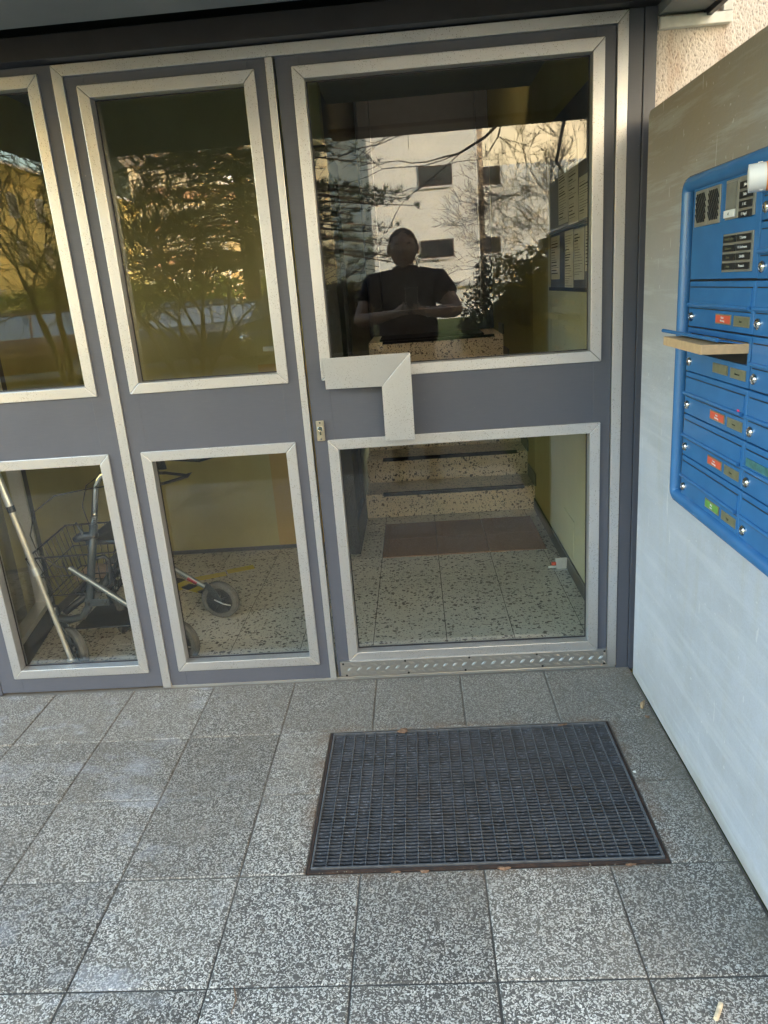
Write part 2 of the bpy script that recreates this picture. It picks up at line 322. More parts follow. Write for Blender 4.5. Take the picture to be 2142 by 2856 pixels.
M['bark'] = plain('dark_bark', (.045,.037,.03), .9, 0, .35, 25, .2, .5); M['bark2'] = plain('pine_bark', (.085,.06,.042), .9, 0, .4, 10, .2, .6)
M['needle'] = plain('pine_needles', (.026,.045,.020), .7, 0, .45, 3); M['leaf'] = plain('hedge_leaves', (.042,.055,.016), .7, 0, .5, 4); M['leaf2'] = plain('shrub_leaves', (.035,.030,.018), .8, 0, .4, 8); M['leaf3'] = plain('light_green_leaves', (.24,.28,.055), .7, 0, .5, 2)
M['bwhite'] = mat_building('white_render', (.76,.77,.73), .12, .7); M['byel'] = mat_building('yellow_facade', (.74,.57,.21), .2); M['byel2'] = mat_building('yellow_facade_band', (.42,.32,.10), .2); M['borange'] = mat_building('orange_facade', (.46,.27,.16), .3); M['bcream'] = mat_building('cream_facade', (.68,.58,.38), .2); M['bbrown'] = mat_building('brown_facade', (.30,.24,.18), .2)
M['wframe'] = plain('window_frame_white', (.62,.62,.6), .5); M['wframed'] = plain('window_frame_brown', (.05,.035,.025), .5)
b = NB('dark_pane'); M['pane'] = b.set((.03,.035,.04), .08, 0, .8)
def carpaint(name, col):
    b = NB(name); b.set(col, .25, .35, .6); b.b.inputs['Coat Weight'].default_value = 1.0; b.b.inputs['Coat Roughness'].default_value = .04; return b.m
M['car_black'] = carpaint('black_car_paint', (.012,.012,.014)); M['car_blue'] = carpaint('dark_blue_car_paint', (.05,.065,.095)); M['car_brown'] = carpaint('dark_red_car_paint', (.13,.05,.035)); M['car_silver'] = carpaint('silver_car_paint', (.42,.43,.45))
b = NB('car_glass'); M['carglass'] = b.set((.34,.37,.40), .06, .75, .9)
M['skin'] = plain('skin', (.27,.17,.125), .5, 0, .08, 20); M['hair'] = plain('dark_hair', (.012,.010,.009), .7, 0, .4, 90, .3, .6); M['shirt'] = plain('navy_polo_cloth', (.010,.012,.022), .9, 0, .3, 60, .1); M['trous'] = plain('dark_trousers', (.012,.013,.018), .9, 0, .2, 60, .1); M['shoe'] = plain('dark_shoe', (.02,.02,.022), .5)

# ------------------------------------------------------------------ text
_font_cache = {}
def text(name, s, size, o, xdir, ydir, mat, parent, off=.0004, align='CENTER'):
    cu = bpy.data.curves.new(name, 'FONT'); cu.body = s; cu.size = size; cu.align_x = align; cu.align_y = 'CENTER'; cu.extrude = .0002; cu.resolution_u = 2
    t = bpy.data.objects.new(name, cu); COL.objects.link(t)
    dg = bpy.context.evaluated_depsgraph_get(); me = bpy.data.meshes.new_from_object(t.evaluated_get(dg)); COL.objects.unlink(t); bpy.data.objects.remove(t); bpy.data.curves.remove(cu)
    x = Vector(xdir).normalized(); y = Vector(ydir).normalized(); n = x.cross(y)
    M4 = Matrix(((x.x, y.x, n.x, 0), (x.y, y.y, n.y, 0), (x.z, y.z, n.z, 0), (0, 0, 0, 1))); M4.translation = Vector(o) + n*off
    me.transform(M4); me.materials.clear(); me.materials.append(mat); me.name = name
    q = bpy.data.objects.new(name, me); COL.objects.link(q); q.parent = parent
    return q

# ================================================================== THE SETTING
WX = 0.816      # face of the letterbox wall
def struct(name, mb, mat, **k): return tag(obj(name, mb, mat, **k), kind='structure')
struct('ground', MB().add([(-150,60,-.06),(-150,-200,-.06),(150,-200,-.06),(150,60,-.06)], [(0,1,2,3)]), M['grass'])
struct('road', MB().box(-60, 60, -16.4, -10.6, -.05, -.035), M['asphalt'])
k_ = MB(); k_.box(-60, 60, -10.6, -10.45, -.06, .05); struct('kerb', k_, M['kerbm'])
# paving: a mortar bed with individual slabs
S = .3003; X0, Y0 = -0.6871, -0.3211
pit = (-.222, .660, -.921, -.326)
bed = MB()
for (a, b_, c, d) in ((-6, pit[0], -4.6, .06), (pit[1], WX+.0, -4.6, .06), (pit[0], pit[1], -4.6, pit[2]), (pit[0], pit[1], pit[3], .06)): bed.box(a, b_, c, d, -.055, -.0035)
bed.box(pit[0], pit[1], pit[2], pit[3], -.055, -.045)
pav = struct('paving', bed, M['mortar'])
rng = random.Random(4)
def rect_minus(r, p):
    x0, x1, y0, y1 = r; a, b_, c, d = p
    if x1 <= a or x0 >= b_ or y1 <= c or y0 >= d: return [r]
    o = []
    if x0 < a: o.append((x0, a, y0, y1)); x0 = a
    if x1 > b_: o.append((b_, x1, y0, y1)); x1 = b_
    if y0 < c: o.append((x0, x1, y0, c))
    if y1 > d: o.append((x0, x1, d, y1))
    return o
for i in range(-9, 6):
    for j in range(-1, 9):
        x0 = X0 + (i-1)*S; x1 = x0 + S; y1 = Y0 - j*S; y0 = y1 - S
        if j == -1: y1 = min(y1, -.002)
        x1 = min(x1, WX - .004); y1 = min(y1, -.002)
        if x1 - x0 < .03: continue
        g_ = .0022; h = rng.uniform(-.0007, .0008)
        r_ = (x0+g_, x1-g_, y0+g_, y1-g_)
        if j == -1: r_ = (x0+g_, x1-g_, Y0+g_, -.002)
        if j >= 3 and rng.random() < .4: r_ = (r_[0]+rng.uniform(0,.002), r_[1]-rng.uniform(0,.002), r_[2]+rng.uniform(0,.0015), r_[3])
        pieces = rect_minus(r_, (pit[0]-.002, pit[1]+.002, pit[2]-.002, pit[3]+.002))
        if not pieces: continue
        mb = MB()
        for q in pieces:
            if q[1]-q[0] > .004 and q[3]-q[2] > .004:
                if len(pieces) == 1:
                    e = .0028; x_0, x_1, y_0, y_1 = q
                    mb.add([(x_0,y_0,-.03),(x_1,y_0,-.03),(x_1,y_1,-.03),(x_0,y_1,-.03),(x_0,y_0,h-.002),(x_1,y_0,h-.002),(x_1,y_1,h-.002),(x_0,y_1,h-.002),(x_0+e,y_0+e,h),(x_1-e,y_0+e,h),(x_1-e,y_1-e,h),(x_0+e,y_1-e,h)],
                           [(0,1,5,4),(1,2,6,5),(2,3,7,6),(3,0,4,7),(4,5,9,8),(5,6,10,9),(6,7,11,10),(7,4,8,11),(8,9,10,11)])
                else: mb.box(q[0], q[1], q[2], q[3], -.03, h)
        if mb.v: obj('paving_slab', mb, M['slab'], pav)

# vestibule floor: grout bed + terrazzo tiles
vf = struct('vestibule_floor', MB().box(-1.66, .80, .06, 1.944, -.05, -.0015), M['grout'])
xs = [-1.634, -1.532, -1.254, -.976, -.695, -.408, -.115, .180, .448, .726, .80]; ys = [.052, .105, .385, .665, .945, 1.235, 1.515, 1.795, 1.944]
for a, b_ in zip(xs, xs[1:]):
    for c, d in zip(ys, ys[1:]):
        if b_ < -.41 and c > 1.5: continue
        if b_ < -.40 and d > 1.52: d = 1.49
        obj('terrazzo_tile', MB().box(a+.0015, b_-.0015, c+.0015, d-.0015, -.02, rng.uniform(-.0003, .0003)), M['terr'], vf)

# ------------------------------------------------------------------ our building: walls, interior
bl = T('building', (0, 3, 0), 'rough grey brown rendered apartment building around the entrance, with yellow vestibule walls', 'building')
w_ = MB(); w_.box(.850, 17, .012, .30, -.05, 9); bl.p('outer_wall', w_, M['plaster'], label='coarse scraped render beside the door frame')
w_ = MB(); w_.box(-9, -1.80, .012, .30, -.05, 9); w_.box(-1.80, .85, .012, .30, 2.36, 9); bl.p('outer_wall', w_, M['plaster'])
bl.p('roof', MB().box(-9, 17, .30, 9, 8.8, 9), M['soffit'])
bl.p('inner_wall', MB().box(.80, .96, 1.96, 4.4, -.05, 3.6), M['ystair'], label='yellow wall along the steps, coloured darker for the dim stairwell')  # stairwell dimness put into a darker copy of the yellow
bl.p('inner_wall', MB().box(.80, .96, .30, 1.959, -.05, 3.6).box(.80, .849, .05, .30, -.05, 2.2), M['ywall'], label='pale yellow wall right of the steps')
bl.p('wall_panel', MB().box(.7955, .7995, .545, 1.44, .069, 2.0), M['ylight'], bevel=.001, label='lighter painted panel on the right wall')
bl.p('access_hatch', MB().box(.7925, .7953, .82, 1.055, .093, .28), M['ylight'], bevel=.0008)
bl.p('inner_wall', MB().box(-1.9, -.26, 1.49, 1.60, -.05, 2.5), M['ywall'], label='olive yellow back wall behind the walker')
bl.p('inner_wall', MB().box(-.70, -.30, 1.484, 1.4895, .0, 1.02), M['orange'], label='ochre strip painted for the warm light on the lower back wall')  # warm glow on the back wall, painted as a strip
bl.p('inner_wall', MB().box(-1.75, -1.634, .69, 1.49, -.05, 2.5), M['ywall'])
bl.p('inner_wall', MB().box(-.38, -.265, 1.60, 4.4, -.05, 3.6), M['stairdark'])  # left stair wall, its shade put into the colour
bl.p('inner_wall', MB().box(-.265, .80, 4.3, 4.4, .9, 3.6), M['dark'])  # back wall coloured dark to hold the dim stairwell
bl.p('inner_wall', MB().box(-2.0, -1.88, .3, 1.6, -.05, 2.5), M['kerbm'], label='grey wall beyond the side pane')
bl.p('inner_wall', MB().box(-1.88, -1.76, 1.49, 1.60, -.05, 2.5).box(-1.88,-1.70,.30,1.49,-.05,-.01), M['kerbm'])
bl.p('ceiling', MB().box(-1.9, .85, .06, 1.95, 2.30, 2.36).box(-.38, .96, 1.95, 4.4, 3.5, 3.6), M['soffit'])
for (a, b_, c, d, e, f_) in ((-1.634, -.32, 1.478, 1.4835, 0, .022), (-1.633, -1.6285, .69, 1.478, 0, .04)):
    bl.p('skirting', MB().box(a, b_, c, d, e, f_), M['skirt'])
bl.p('skirting', MB().box(.788, .7953, .06, 1.944, 0, .068), M['skirt'])
# steps
rise = [.150, .301, .463, .626, .790, .953]; y_ = 1.944; st = MB()
stp = T('stairs', (.28, 1.944, 0), 'cream terrazzo steps with dark chips and black antislip strips, up from the brown doormat', 'stairs')
for k in range(6):
    z0 = 0 if k == 0 else rise[k-1]; y0 = 1.944 + .287*k; y1 = y0 + .287 if k < 5 else 4.3
    stp.p('step', MB().box(-.231, .797, y0, y1, z0 - (.0 if k == 0 else .03), rise[k]), M['terrs'], bevel=.003)
    stp.p('antislip_strip', MB().box(-.125, .73, y0-.006, y0+.022, rise[k]-.015, rise[k]+.0045), M['stripb'], bevel=.002)
    stp.p('skirting', MB().box(.790, .7995, y0-.03, y0+.25, rise[k]+.0, rise[k]+.075), M['skirt'])
# inner swing door leaf folded back (dark) and upper landing door
idr = T('inner_door', (-.27, 1.62, 0), 'black framed glass inner door standing open left of the steps', 'door')
fr = MB(); fr.box(-.296, -.232, 1.315, 1.935, .0, .16).box(-.296, -.232, 1.315, 1.935, 1.9, 2.0)
idr.p('frame', fr, M['black'], bevel=.003); idr.p('stile', MB().box(-.296, -.232, 1.315, 1.40, .16, 1.9), M['black'], bevel=.003); idr.p('stile', MB().box(-.296, -.232, 1.85, 1.935, .16, 1.9), M['dark'], bevel=.003)
idr.p('door_panel', MB().box(-.272, -.256, 1.40, 1.85, .16, 1.9), M['black'])
ldr = T('landing_door', (.28, 4.1, .953), 'black framed door, a dark sheet for its dim opening, on the landing at the top of the steps', 'door')
ldr.p('frame', MB().box(-.23, .80, 4.06, 4.11, .96, 1.16), M['dark'], bevel=.004); ldr.p('frame', MB().box(-.23, .80, 4.06, 4.11, 2.9, 3.0), M['dark'])
ldr.p('stile', MB().box(.70, .80, 4.06, 4.11, 1.16, 2.9), M['dark'], bevel=.004); ldr.p('stile', MB().box(-.23, -.13, 4.06, 4.11, 1.16, 2.9), M['dark'], bevel=.004)
ldr.p('door_panel', MB().box(-.13, .70, 4.083, 4.10, 1.16, 2.9), M['dark'])  # dark sheet in place of the dim space behind the door
tag(obj('black_mat', MB().box(-.15, .66, 3.46, 3.98, .953, .968), M['stripb'], bevel=.004), 'black rubber mat on the landing at the top of the terrazzo steps', 'mat')
# side glazing on the left of the vestibule
sg = T('side_glazing', (-1.56, .37, 0), 'black framed side pane inside, left of the walking frame', 'window')
A = Vector((-1.505, .055, 0)); B = Vector((-1.634, .69, 0)); d_ = (B-A).normalized(); nrm = Vector((d_.y, -d_.x, 0))
def along(t, z): return A + (B-A)*t + Vector((0, 0, z))
sg.p('frame', MB().obox(along(.5, .05), d_, nrm, (0,0,1), (B-A).length/2, .025, .05), M['dark'], bevel=.003)
sg.p('frame', MB().obox(along(.5, 2.2), d_, nrm, (0,0,1), (B-A).length/2, .025, .08), M['dark'])
sg.p('frame', MB().obox(along(.945, 1.1), d_, nrm, (0,0,1), .034, .025, 1.0), M['dark'], bevel=.003)
sg.p('frame', MB().obox(along(.04, 1.1), d_, nrm, (0,0,1), .022, .025, 1.0), M['dark'])
sg.p('trim', MB().obox(along(.5, .112), d_, nrm, (0,0,1), (B-A).length/2-.03, .028, .012), M['alu'])
sg.p('trim', MB().obox(along(.88, 1.1), d_, nrm, (0,0,1), .008, .028, .98), M['alu'])
sg.p('glass_pane', MB().obox(along(.48, 1.1), d_, nrm, (0,0,1), .28, .002, 1.0), M['glass'])
# white window frame strip on the render, upper right
wf = T('window_strip', (.95, 0, 2.0), 'white metal strip framing on the rough render, top right corner', 'window frame')
wf.p('trim', MB().box(.851, 1.046, -.012, .0115, 1.984, 2.012), M['wframe'], bevel=.002); wf.p('trim', MB().box(1.020, 1.046, -.012, .0115, 2.0125, 2.6), M['wframe'], bevel=.002)
# canopy
cn = T('canopy', (-.45, -.85, 2.1), 'grey concrete canopy with dark front edge over the entrance', 'canopy')
cn.p('soffit', MB().box(-1.77, .849, -1.49, -.10, 2.107, 2.30), M['soffit'])
cn.p('fascia', MB().box(-.235, 1.07, -1.70, -1.495, 2.09, 2.36), M['dark'], bevel=.004)
cn.p('fascia', MB().box(-1.77, -.24, -1.70, -1.495, 2.109, 2.36), M['soffit'])
cn.p('soffit', MB().box(.8505, .975, -1.2, .0105, 2.02, 2.30), M['soffit'], label='lower return of the canopy beside the post')
cn.p('fascia', MB().box(.9755, .99, -1.2, .0105, 2.005, 2.34), M['dark'])
cn.p('roof', MB().box(-1.80, 1.09, -1.72, .010, 2.362, 2.42), M['dark'])
# letterbox wall
lw_ = MB(); n_ = 5; pr = [(-1.43, 0), (-.047, 0), (-.047, 1.756)] + [(-.047-.018*(1-math.cos(t*PI/8)), 1.756+.018*math.sin(t*PI/8)) for t in range(1, 5)] + [(-1.41, 1.774), (-1.43, 1.757)]
lw_.prism([(WX, y, z) for y, z in pr], (.16, 0, 0))
wl = tag(obj('letterbox_wall', lw_, M['conc'], bevel=.003), 'pale blue grey painted concrete wall carrying the blue letterboxes', 'wall')

# ------------------------------------------------------------------ entrance front
TW = .034
def trim_frame(t, x0, x1, z0, z1, mat=None, y0=0.0, dep=.036, ww=TW, seg=('t','b','l','r')):
    mat = mat or M['alu']
    P = [(x0, z0), (x1, z0), (x1, z1), (x0, z1)]; I = [(x0+ww, z0+ww), (x1-ww, z0+ww), (x1-ww, z1-ww), (x0+ww, z1-ww)]
    g = .0007
    for k, nm in enumerate(('b', 'r', 't', 'l')):
        if nm not in seg: continue
        a, b_, c, d = P[k], P[(k+1) % 4], I[(k+1) % 4], I[k]
        dx = Vector((b_[0]-a[0], 0, b_[1]-a[1])).normalized()*g
        q = [Vector((a[0], y0, a[1]))+dx, Vector((b_[0], y0, b_[1]))-dx, Vector((c[0], y0, c[1]))-dx, Vector((d[0], y0, d[1]))+dx]
        t.p('trim', MB().prism(q, (0, dep, 0)), mat, bevel=.0016)
def leaf(t, x0, x1, z0, z1, panes, yp=.0075, th=.05):
    """painted leaf with openings: stiles, rails; panes = list of (x0,x1,z0,z1) outer trim rects"""
    c = TW*.7
    px0 = min(p[0] for p in panes)+c; px1 = max(p[1] for p in panes)-c
    t.p('stile', MB().box(x0, px0, yp, yp+th, z0, z1), M['paint'], bevel=.002); t.p('stile', MB().box(px1, x1, yp, yp+th, z0, z1), M['paint'], bevel=.002)
    zs = sorted([(p[2]+c, p[3]-c) for p in panes]); cur = z0
    for a, b_ in zs: t.p('rail', MB().box(px0-.0005, px1+.0005, yp+.0006, yp+th-.0006, cur, a), M['paint']); cur = b_
    t.p('rail', MB().box(px0-.0005, px1+.0005, yp+.0006, yp+th-.0006, cur, z1), M['paint'])
    for p in panes:
        trim_frame(t, *p)
        i = TW
        t.p('glass_pane', MB().box(p[0]+i*.7, p[1]-i*.7, .038, .043, p[2]+i*.7, p[3]-i*.7), M['glass'])
        gk = MB(); a, b_, c_, d = p[0]+i, p[1]-i, p[2]+i, p[3]-i; s_ = .004
        for q in ((a, b_, c_, c_+s_), (a, b_, d-s_, d), (a, a+s_, c_+s_, d-s_), (b_-s_, b_, c_+s_, d-s_)): gk.box(q[0], q[1], .0365, .0378, q[2], q[3])
        t.p('gasket', gk, M['dark'])
        ib = MB()
        for q in ((p[0], p[1], p[2], p[2]+i*.9), (p[0], p[1], p[3]-i*.9, p[3]), (p[0], p[0]+i*.9, p[2]+i*.9, p[3]-i*.9), (p[1]-i*.9, p[1], p[2]+i*.9, p[3]-i*.9)): ib.box(q[0], q[1], .0436, .0565, q[2], q[3])
        t.p('glazing_bead', ib, M['alu'])
fr = T('door_frame', (-.05, .03, 0), 'dark grey painted entrance frame with anodised aluminium edging', 'door frame')
fr.p('header', MB().box(-1.95, .848, -.045, .05, 2.0445, 2.1055), M['dark'], bevel=.002)
fr.p('header', MB().box(-1.95, .848, .0085, .3, 2.106, 2.36), M['dark'])
fr.p('post', MB().box(.7715, .812, .006, .06, -.01, 2.0443), M['paint'], bevel=.0015); fr.p('post', MB().box(.8135, .8485, .003, .06, -.01, 2.0443), M['paint'], bevel=.0015)
# outer edging round side light and door
def qtrim(t, pts, dep=.03): t.p('trim', MB().prism(pts, (0, dep, 0)), M['alu'], bevel=.0016)
tw = .031; g = .0006
qtrim(fr, [Vector((-.8814+g,0,2.041)), Vector((.7697-g,0,2.041)), Vector((.7697-tw-g,0,2.041-tw)), Vector((-.8814+tw+g,0,2.041-tw))])
qtrim(fr, [Vector((-.8814,0,.004)), Vector((-.8814,0,2.041-g)), Vector((-.8814+tw,0,2.041-tw-g)), Vector((-.8814+tw,0,.004))])
qtrim(fr, [Vector((.7697,0,.010)), Vector((.7697-tw,0,.010)), Vector((.7697-tw,0,2.041-tw-g)), Vector((.7697,0,2.041-g))])
qtrim(fr, [Vector((-.2565,0,.006)), Vector((-.2565,0,2.0095)), Vector((-.2345,0,2.0095)), Vector((-.2345,0,.006))])
fr.p('threshold', MB().box(-.88, .77, .012, .075, -.004, .006), M['alu3'], bevel=.001)
# side light (second pane column)
sp = T('side_light', (-.55, .03, 0), 'fixed grey side light with two panes between the left window and the door', 'window')
leaf(sp, -.8504, -.2567, .008, 2.0098, [(-.8137, -.2904, 1.0857, 1.9828), (-.8137, -.2904, .0682, .892)])
# left window
lp = T('left_window', (-1.2, .03, 0), 'grey framed two pane window left of the side light, cut by the picture edge', 'window')
leaf(lp, -1.498, -.8816, .008, 2.0443, [(-1.437, -.9245, 1.0857, 2.0225), (-1.437, -.9245, .0682, .892)])
fl = T('corner_post', (-1.65, .03, 0), 'grey painted corner post at the far left edge', 'post'); fl.p('post', MB().box(-1.80, -1.5, .006, .06, .0, 2.0443), M['paint'], bevel=.002)
# door
dr = T('entrance_door', (.26, .03, 0), 'dark grey entrance door with two panes, bent aluminium push plate and tread plate kick strip', 'door')
leaf(dr, -.2285, .7375, .012, 2.0095, [(-.1828, .7049, 1.086, 1.9811), (-.1828, .7049, .0755, .8913)])
# push plate: two mitred plates standing off the door
yy = -.045; e = .005
pa = [(-.166,1.160), (.106,1.160), (.0115,1.0605), (-.166,1.0635)]; pb = [(.1065,1.1595), (.105,.8855), (.0105,.8865), (.0115,1.060)]
hp = dr.p('push_handle', MB().prism([(x, yy - (.0 if z < 1.1 else .006), z) for x, z in pa][::-1], (0, e, 0)), M['alu2'], bevel=.0008)
obj('handle_plate', MB().prism([(x, yy - (.006 if z > 1.1 else (.003 if x > .05 else 0)), z) for x, z in pb][::-1], (0, e, 0)), M['alu2'], hp, bevel=.0008)
obj('handle_bracket', MB().box(-.10, -.06, yy+e, .0, 1.09, 1.12).box(.03, .08, yy+e, .0, .92, .95), M['alu3'], hp)
lk = dr.p('lock_plate', MB().box(-.2155, -.190, -.0022, .007, .891, .957), plain('brass_nickel', (.52,.47,.36), .35, .9, .08, 60), bevel=.001)
kc = MB().lathe((-.2025, -.0022, .931), (0,-1,0), [(0,.0088),(.004,.0088),(.005,.0078),(.005,.0065),(.003,.0063),(.003,.0001)], 20); kc.box(-.2055, -.1995, -.0058, -.0022, .9115, .926); obj('key_cylinder', kc, M['chrome'], lk, smooth=True)
obj('keyhole', MB().box(-.2031, -.2019, -.0062, -.0045, .928, .935), M['black'], lk)
for z in (.9515, .8975): obj('screw', MB().lathe((-.2025, -.0022, z), (0,-1,0), [(0,.0036),(.0012,.0032),(.0014,.0001)], 10), M['chrome'], lk, smooth=True)
# kick plate with five-bar style tread bumps
kx0, kx1, kz0, kz1 = -.216, .7365, .0175, .0765; yk = -.0055
kp = dr.p('kick_plate', MB().box(kx0, kx1, yk, .0072, kz0, kz1), mat_alu('tread_plate', (.42,.415,.40), .36, False), bevel=.0006)
bm_ = MB(); nb = 27; pitch = (kx1-kx0)/nb
def lozenge(mb, cx, cz, ang, ln, wd, y=yk, h=.0019):
    c, s_ = math.cos(ang), math.sin(ang); pts = []
    for u, v in ((-1,0),(-.5,-.9),(.5,-.9),(1,0),(.5,.9),(-.5,.9)):
        pts.append((cx + (u*ln*c - v*wd*s_), y, cz + (u*ln*s_ + v*wd*c)))
    top = [(cx + (u*ln*.8*c), y-h, cz + (u*ln*.8*s_)) for u in (-1, 1)]
    mb.add(pts + top, [(0,1,6),(1,2,7,6),(2,3,7),(3,4,7),(4,5,6,7),(5,0,6)])
pt_ = .0345
for i in range(29):
    for (xo, zc, a_, nl, ln_) in ((0, .0470, 47, 2, .0125), (.5, .0655, -38, 3, .0115), (.5, .0285, -38, 3, .0115)):
        for q_ in range(nl):
            x = kx0 + pt_*(i+xo) + (q_-(nl-1)/2)*.0062; zz = zc + (.0 if a_ > 0 else 0)
            L1 = ln_*(1 if kz0+.009 < zz < kz1-.009 else .8)
            if kx0+.009 < x < kx1-.009: lozenge(bm_, x, zz - (0 if a_ > 0 else (.0025 if zc > .05 else -.0015)), R(a_), L1*.78, .00135)
tb = obj('tread_pattern', bm_, kp.data.materials[0], kp); tb['kind'] = 'stuff'
for x, z in ((-.205,.069),(-.195,.023),(.02,.071),(.03,.0225),(.25,.072),(.235,.0225),(.49,.0715),(.51,.0235),(.728,.071),(.727,.0225)):
    obj('screw', MB().lathe((x, yk, z), (0,-1,0), [(0,.0042),(.0018,.0036),(.0024,.0001)], 10), M['rim'], kp, smooth=True)

# ------------------------------------------------------------------ scraper mat in its well
gm = T('scraper_mat', (.219, -.62, 0), 'dark rubber ribbed scraper mat sunk in the paving before the door', 'doormat')
ox0, ox1, oy0, oy1 = -.220, .658, -.919, -.328
fo = MB(); t_ = .006
for q in ((ox0, ox1, oy0, oy0+.010), (ox0, ox1, oy1-t_, oy1), (ox0, ox0+t_, oy0+.010, oy1-t_), (ox1-t_, ox1, oy0+.010, oy1-t_)): fo.box(q[0], q[1], q[2], q[3], -.045, -.0005)
gm.p('well_frame', fo, M['rust'], label='rusted steel frame of the mat well')
ix0, ix1, iy0, iy1 = ox0+.0085, ox1-.0085, oy0+.0125, oy1-.0085; fi = MB(); t_ = .0045
for q in ((ix0, ix1, iy0, iy0+t_), (ix0, ix1, iy1-t_, iy1), (ix0, ix0+t_, iy0+t_, iy1-t_), (ix1-t_, ix1, iy0+t_, iy1-t_)): fi.box(q[0], q[1], q[2], q[3], -.035, .0035)
gm.p('mat_frame', fi, M['bar'], bevel=.0008)
gm.p('well_bottom', MB().box(ox0+.006, ox1-.006, oy0+.01, oy1-.006, -.044, -.030), M['black'])
ny = 47; ax0, ax1, ay0, ay1 = ix0+t_, ix1-t_, iy0+t_, iy1-t_; py = (ay1-ay0)/ny; nx = 26; pxx = (ax1-ax0)/nx
sm = MB(); hw = py*.30
nseg = nx*3
prof = [(hw*.1, -.02), (-hw, -.0042), (-hw*.5, -.0008), (hw*.4, -.0012), (hw, -.0045), (hw, -.02)]
vs = []; 
for i in range(nseg+1):
    x = ax0 + (ax1-ax0)*i/nseg; ph = (i % 3); dz = 0 if ph == 0 else -.0006; dy = 0 if ph == 0 else -.0007
    for a, b_ in prof: vs.append((x - ax0, a + dy, b_ + dz))
np_ = len(prof); sm.add(vs, [(i*np_+k, (i+1)*np_+k, (i+1)*np_+k+1, i*np_+k+1) for i in range(nseg) for k in range(np_-1)])
sme = sm.mesh('slat'); sme.materials.append(M['rubber'])
for j in range(ny):
    o = bpy.data.objects.new('slat', sme); COL.objects.link(o); o.location = (ax0, ay0 + (j+.5)*py, rng.uniform(-.0006, .0004)); relparent(o, gm.e)
cme = MB().box(-.0011, .0011, ay0, ay1, -.02, .0022).mesh('cross_bar'); cme.materials.append(M['bar'])
for i in range(1, nx):
    o = bpy.data.objects.new('cross_bar', cme); COL.objects.link(o); o.location = (ax0 + i*pxx, 0, 0); relparent(o, gm.e)
# litter
rgd = random.Random(77); grit = MB()
for k in range(420):
    side = rgd.random()
    if side < .4: x, y = rgd.uniform(-1.5, .81), -rgd.random()**2*.05 - .003
    elif side < .7: x, y = WX - .006 - rgd.random()**2*.03, rgd.uniform(-1.6, -.02)
    else: x, y = rgd.uniform(-.23, .67), rgd.choice((-.318, -.927)) + rgd.uniform(-.012, .010)
    r_ = rgd.uniform(.0007, .0022); a = rgd.uniform(0, PI); c, s_ = math.cos(a)*r_, math.sin(a)*r_
    grit.add([(x-c, y-s_, .0008), (x+s_, y-c, .0008), (x+c, y+s_, .0008), (x-s_, y+c, .0008), (x, y, .0008+r_)], [(0,1,4),(1,2,4),(2,3,4),(3,0,4)])
tag(obj('grit', grit, plain('grit_crumbs', (.20,.17,.13), .9, 0, .5, 300), pav), kind='stuff')
def crumple(cx, cy, cz, r, sd, sx=1, sy=1, th=.3):
    rg = random.Random(sd); n = 9; vs = []; 
    for k in range(n): a = 2*PI*k/n; rr = r*rg.uniform(.6, 1.1); vs.append((cx+rr*sx*math.cos(a), cy+rr*sy*math.sin(a), cz + rg.uniform(0, th)*r))
    vs.append((cx, cy, cz + r*th*1.2)); vs2 = [(x, y, z-.0012) for x, y, z in vs]
    return MB().add(vs + vs2, [(k, (k+1) % n, n) for k in range(n)] + [((k+1) % n + n+1, k + n+1, 2*n+1) for k in range(n)] + [(k, k+n+1, (k+1) % n + n+1, (k+1) % n) for k in range(n)])
deadleaf = plain('dry_leaf', (.19,.115,.075), .85, 0, .4, 120, .2, .5); butt = plain('cigarette_paper', (.62,.50,.34), .8, 0, .3, 80)
tag(obj('dry_leaf', crumple(.012, -.338, .004, .020, 3, 1.0, .8), deadleaf), 'crumpled brown dry leaf on the back edge of the scraper mat', 'leaf')
tag(obj('dry_leaf', crumple(.515, -.345, .004, .011, 5, 1.4, .35), deadleaf), 'small curled brown leaf on the right end of the mat edge', 'leaf')
tag(obj('dry_leaf', crumple(.785, -.320, .003, .012, 8, .7, 1), deadleaf), 'small brown leaf scrap by the wall, below the seed pod', 'leaf')
tag(obj('seed_pod', MB().tube([(.781,-.272,.006),(.788,-.255,.010),(.799,-.240,.012)], [.004,.0075,.003], 8), plain('seed_husk', (.30,.21,.12), .8, 0, .3, 90), smooth='all'), 'brown husk lying against the wall foot by the door post', 'seed pod')
tag(obj('twig', MB().tube([(-.33,-1.22,.002),(-.318,-1.25,.004),(-.322,-1.28,.002)], [.0012,.0016,.0008], 5), deadleaf), 'tiny curved brown twig on the lower left paving', 'twig')
tag(obj('cigarette_butt', MB().tube([(.610,-1.314,.0045),(.631,-1.284,.0048)], .0046, 10), butt, smooth=True), 'squashed yellowish cigarette butt at the lower right', 'cigarette butt')
tag(obj('paper_scrap', crumple(.668, -.585, .003, .005, 11), M['white']), 'tiny white paper scrap at the right edge of the scraper mat', 'paper scrap')
for k, (x, y, r_) in enumerate(((.26, -.925, .012), (.07, -.925, .010), (.0, -.924, .008), (.56, -.925, .010))):
    tag(obj('dry_leaf', crumple(x, y, .001, r_, 20+k, 1.5, .5), deadleaf), ('largest brown leaf scrap in the front gap of the mat, above the middle slab joint', 'brown leaf scrap in the front gap of the mat, left of the middle', 'smallest brown leaf scrap in the front gap of the mat, nearest the left slab joint', 'brown leaf scrap in the front gap near the right mat corner')[k], 'leaf', 'leaf scraps in the front gap of the mat well')

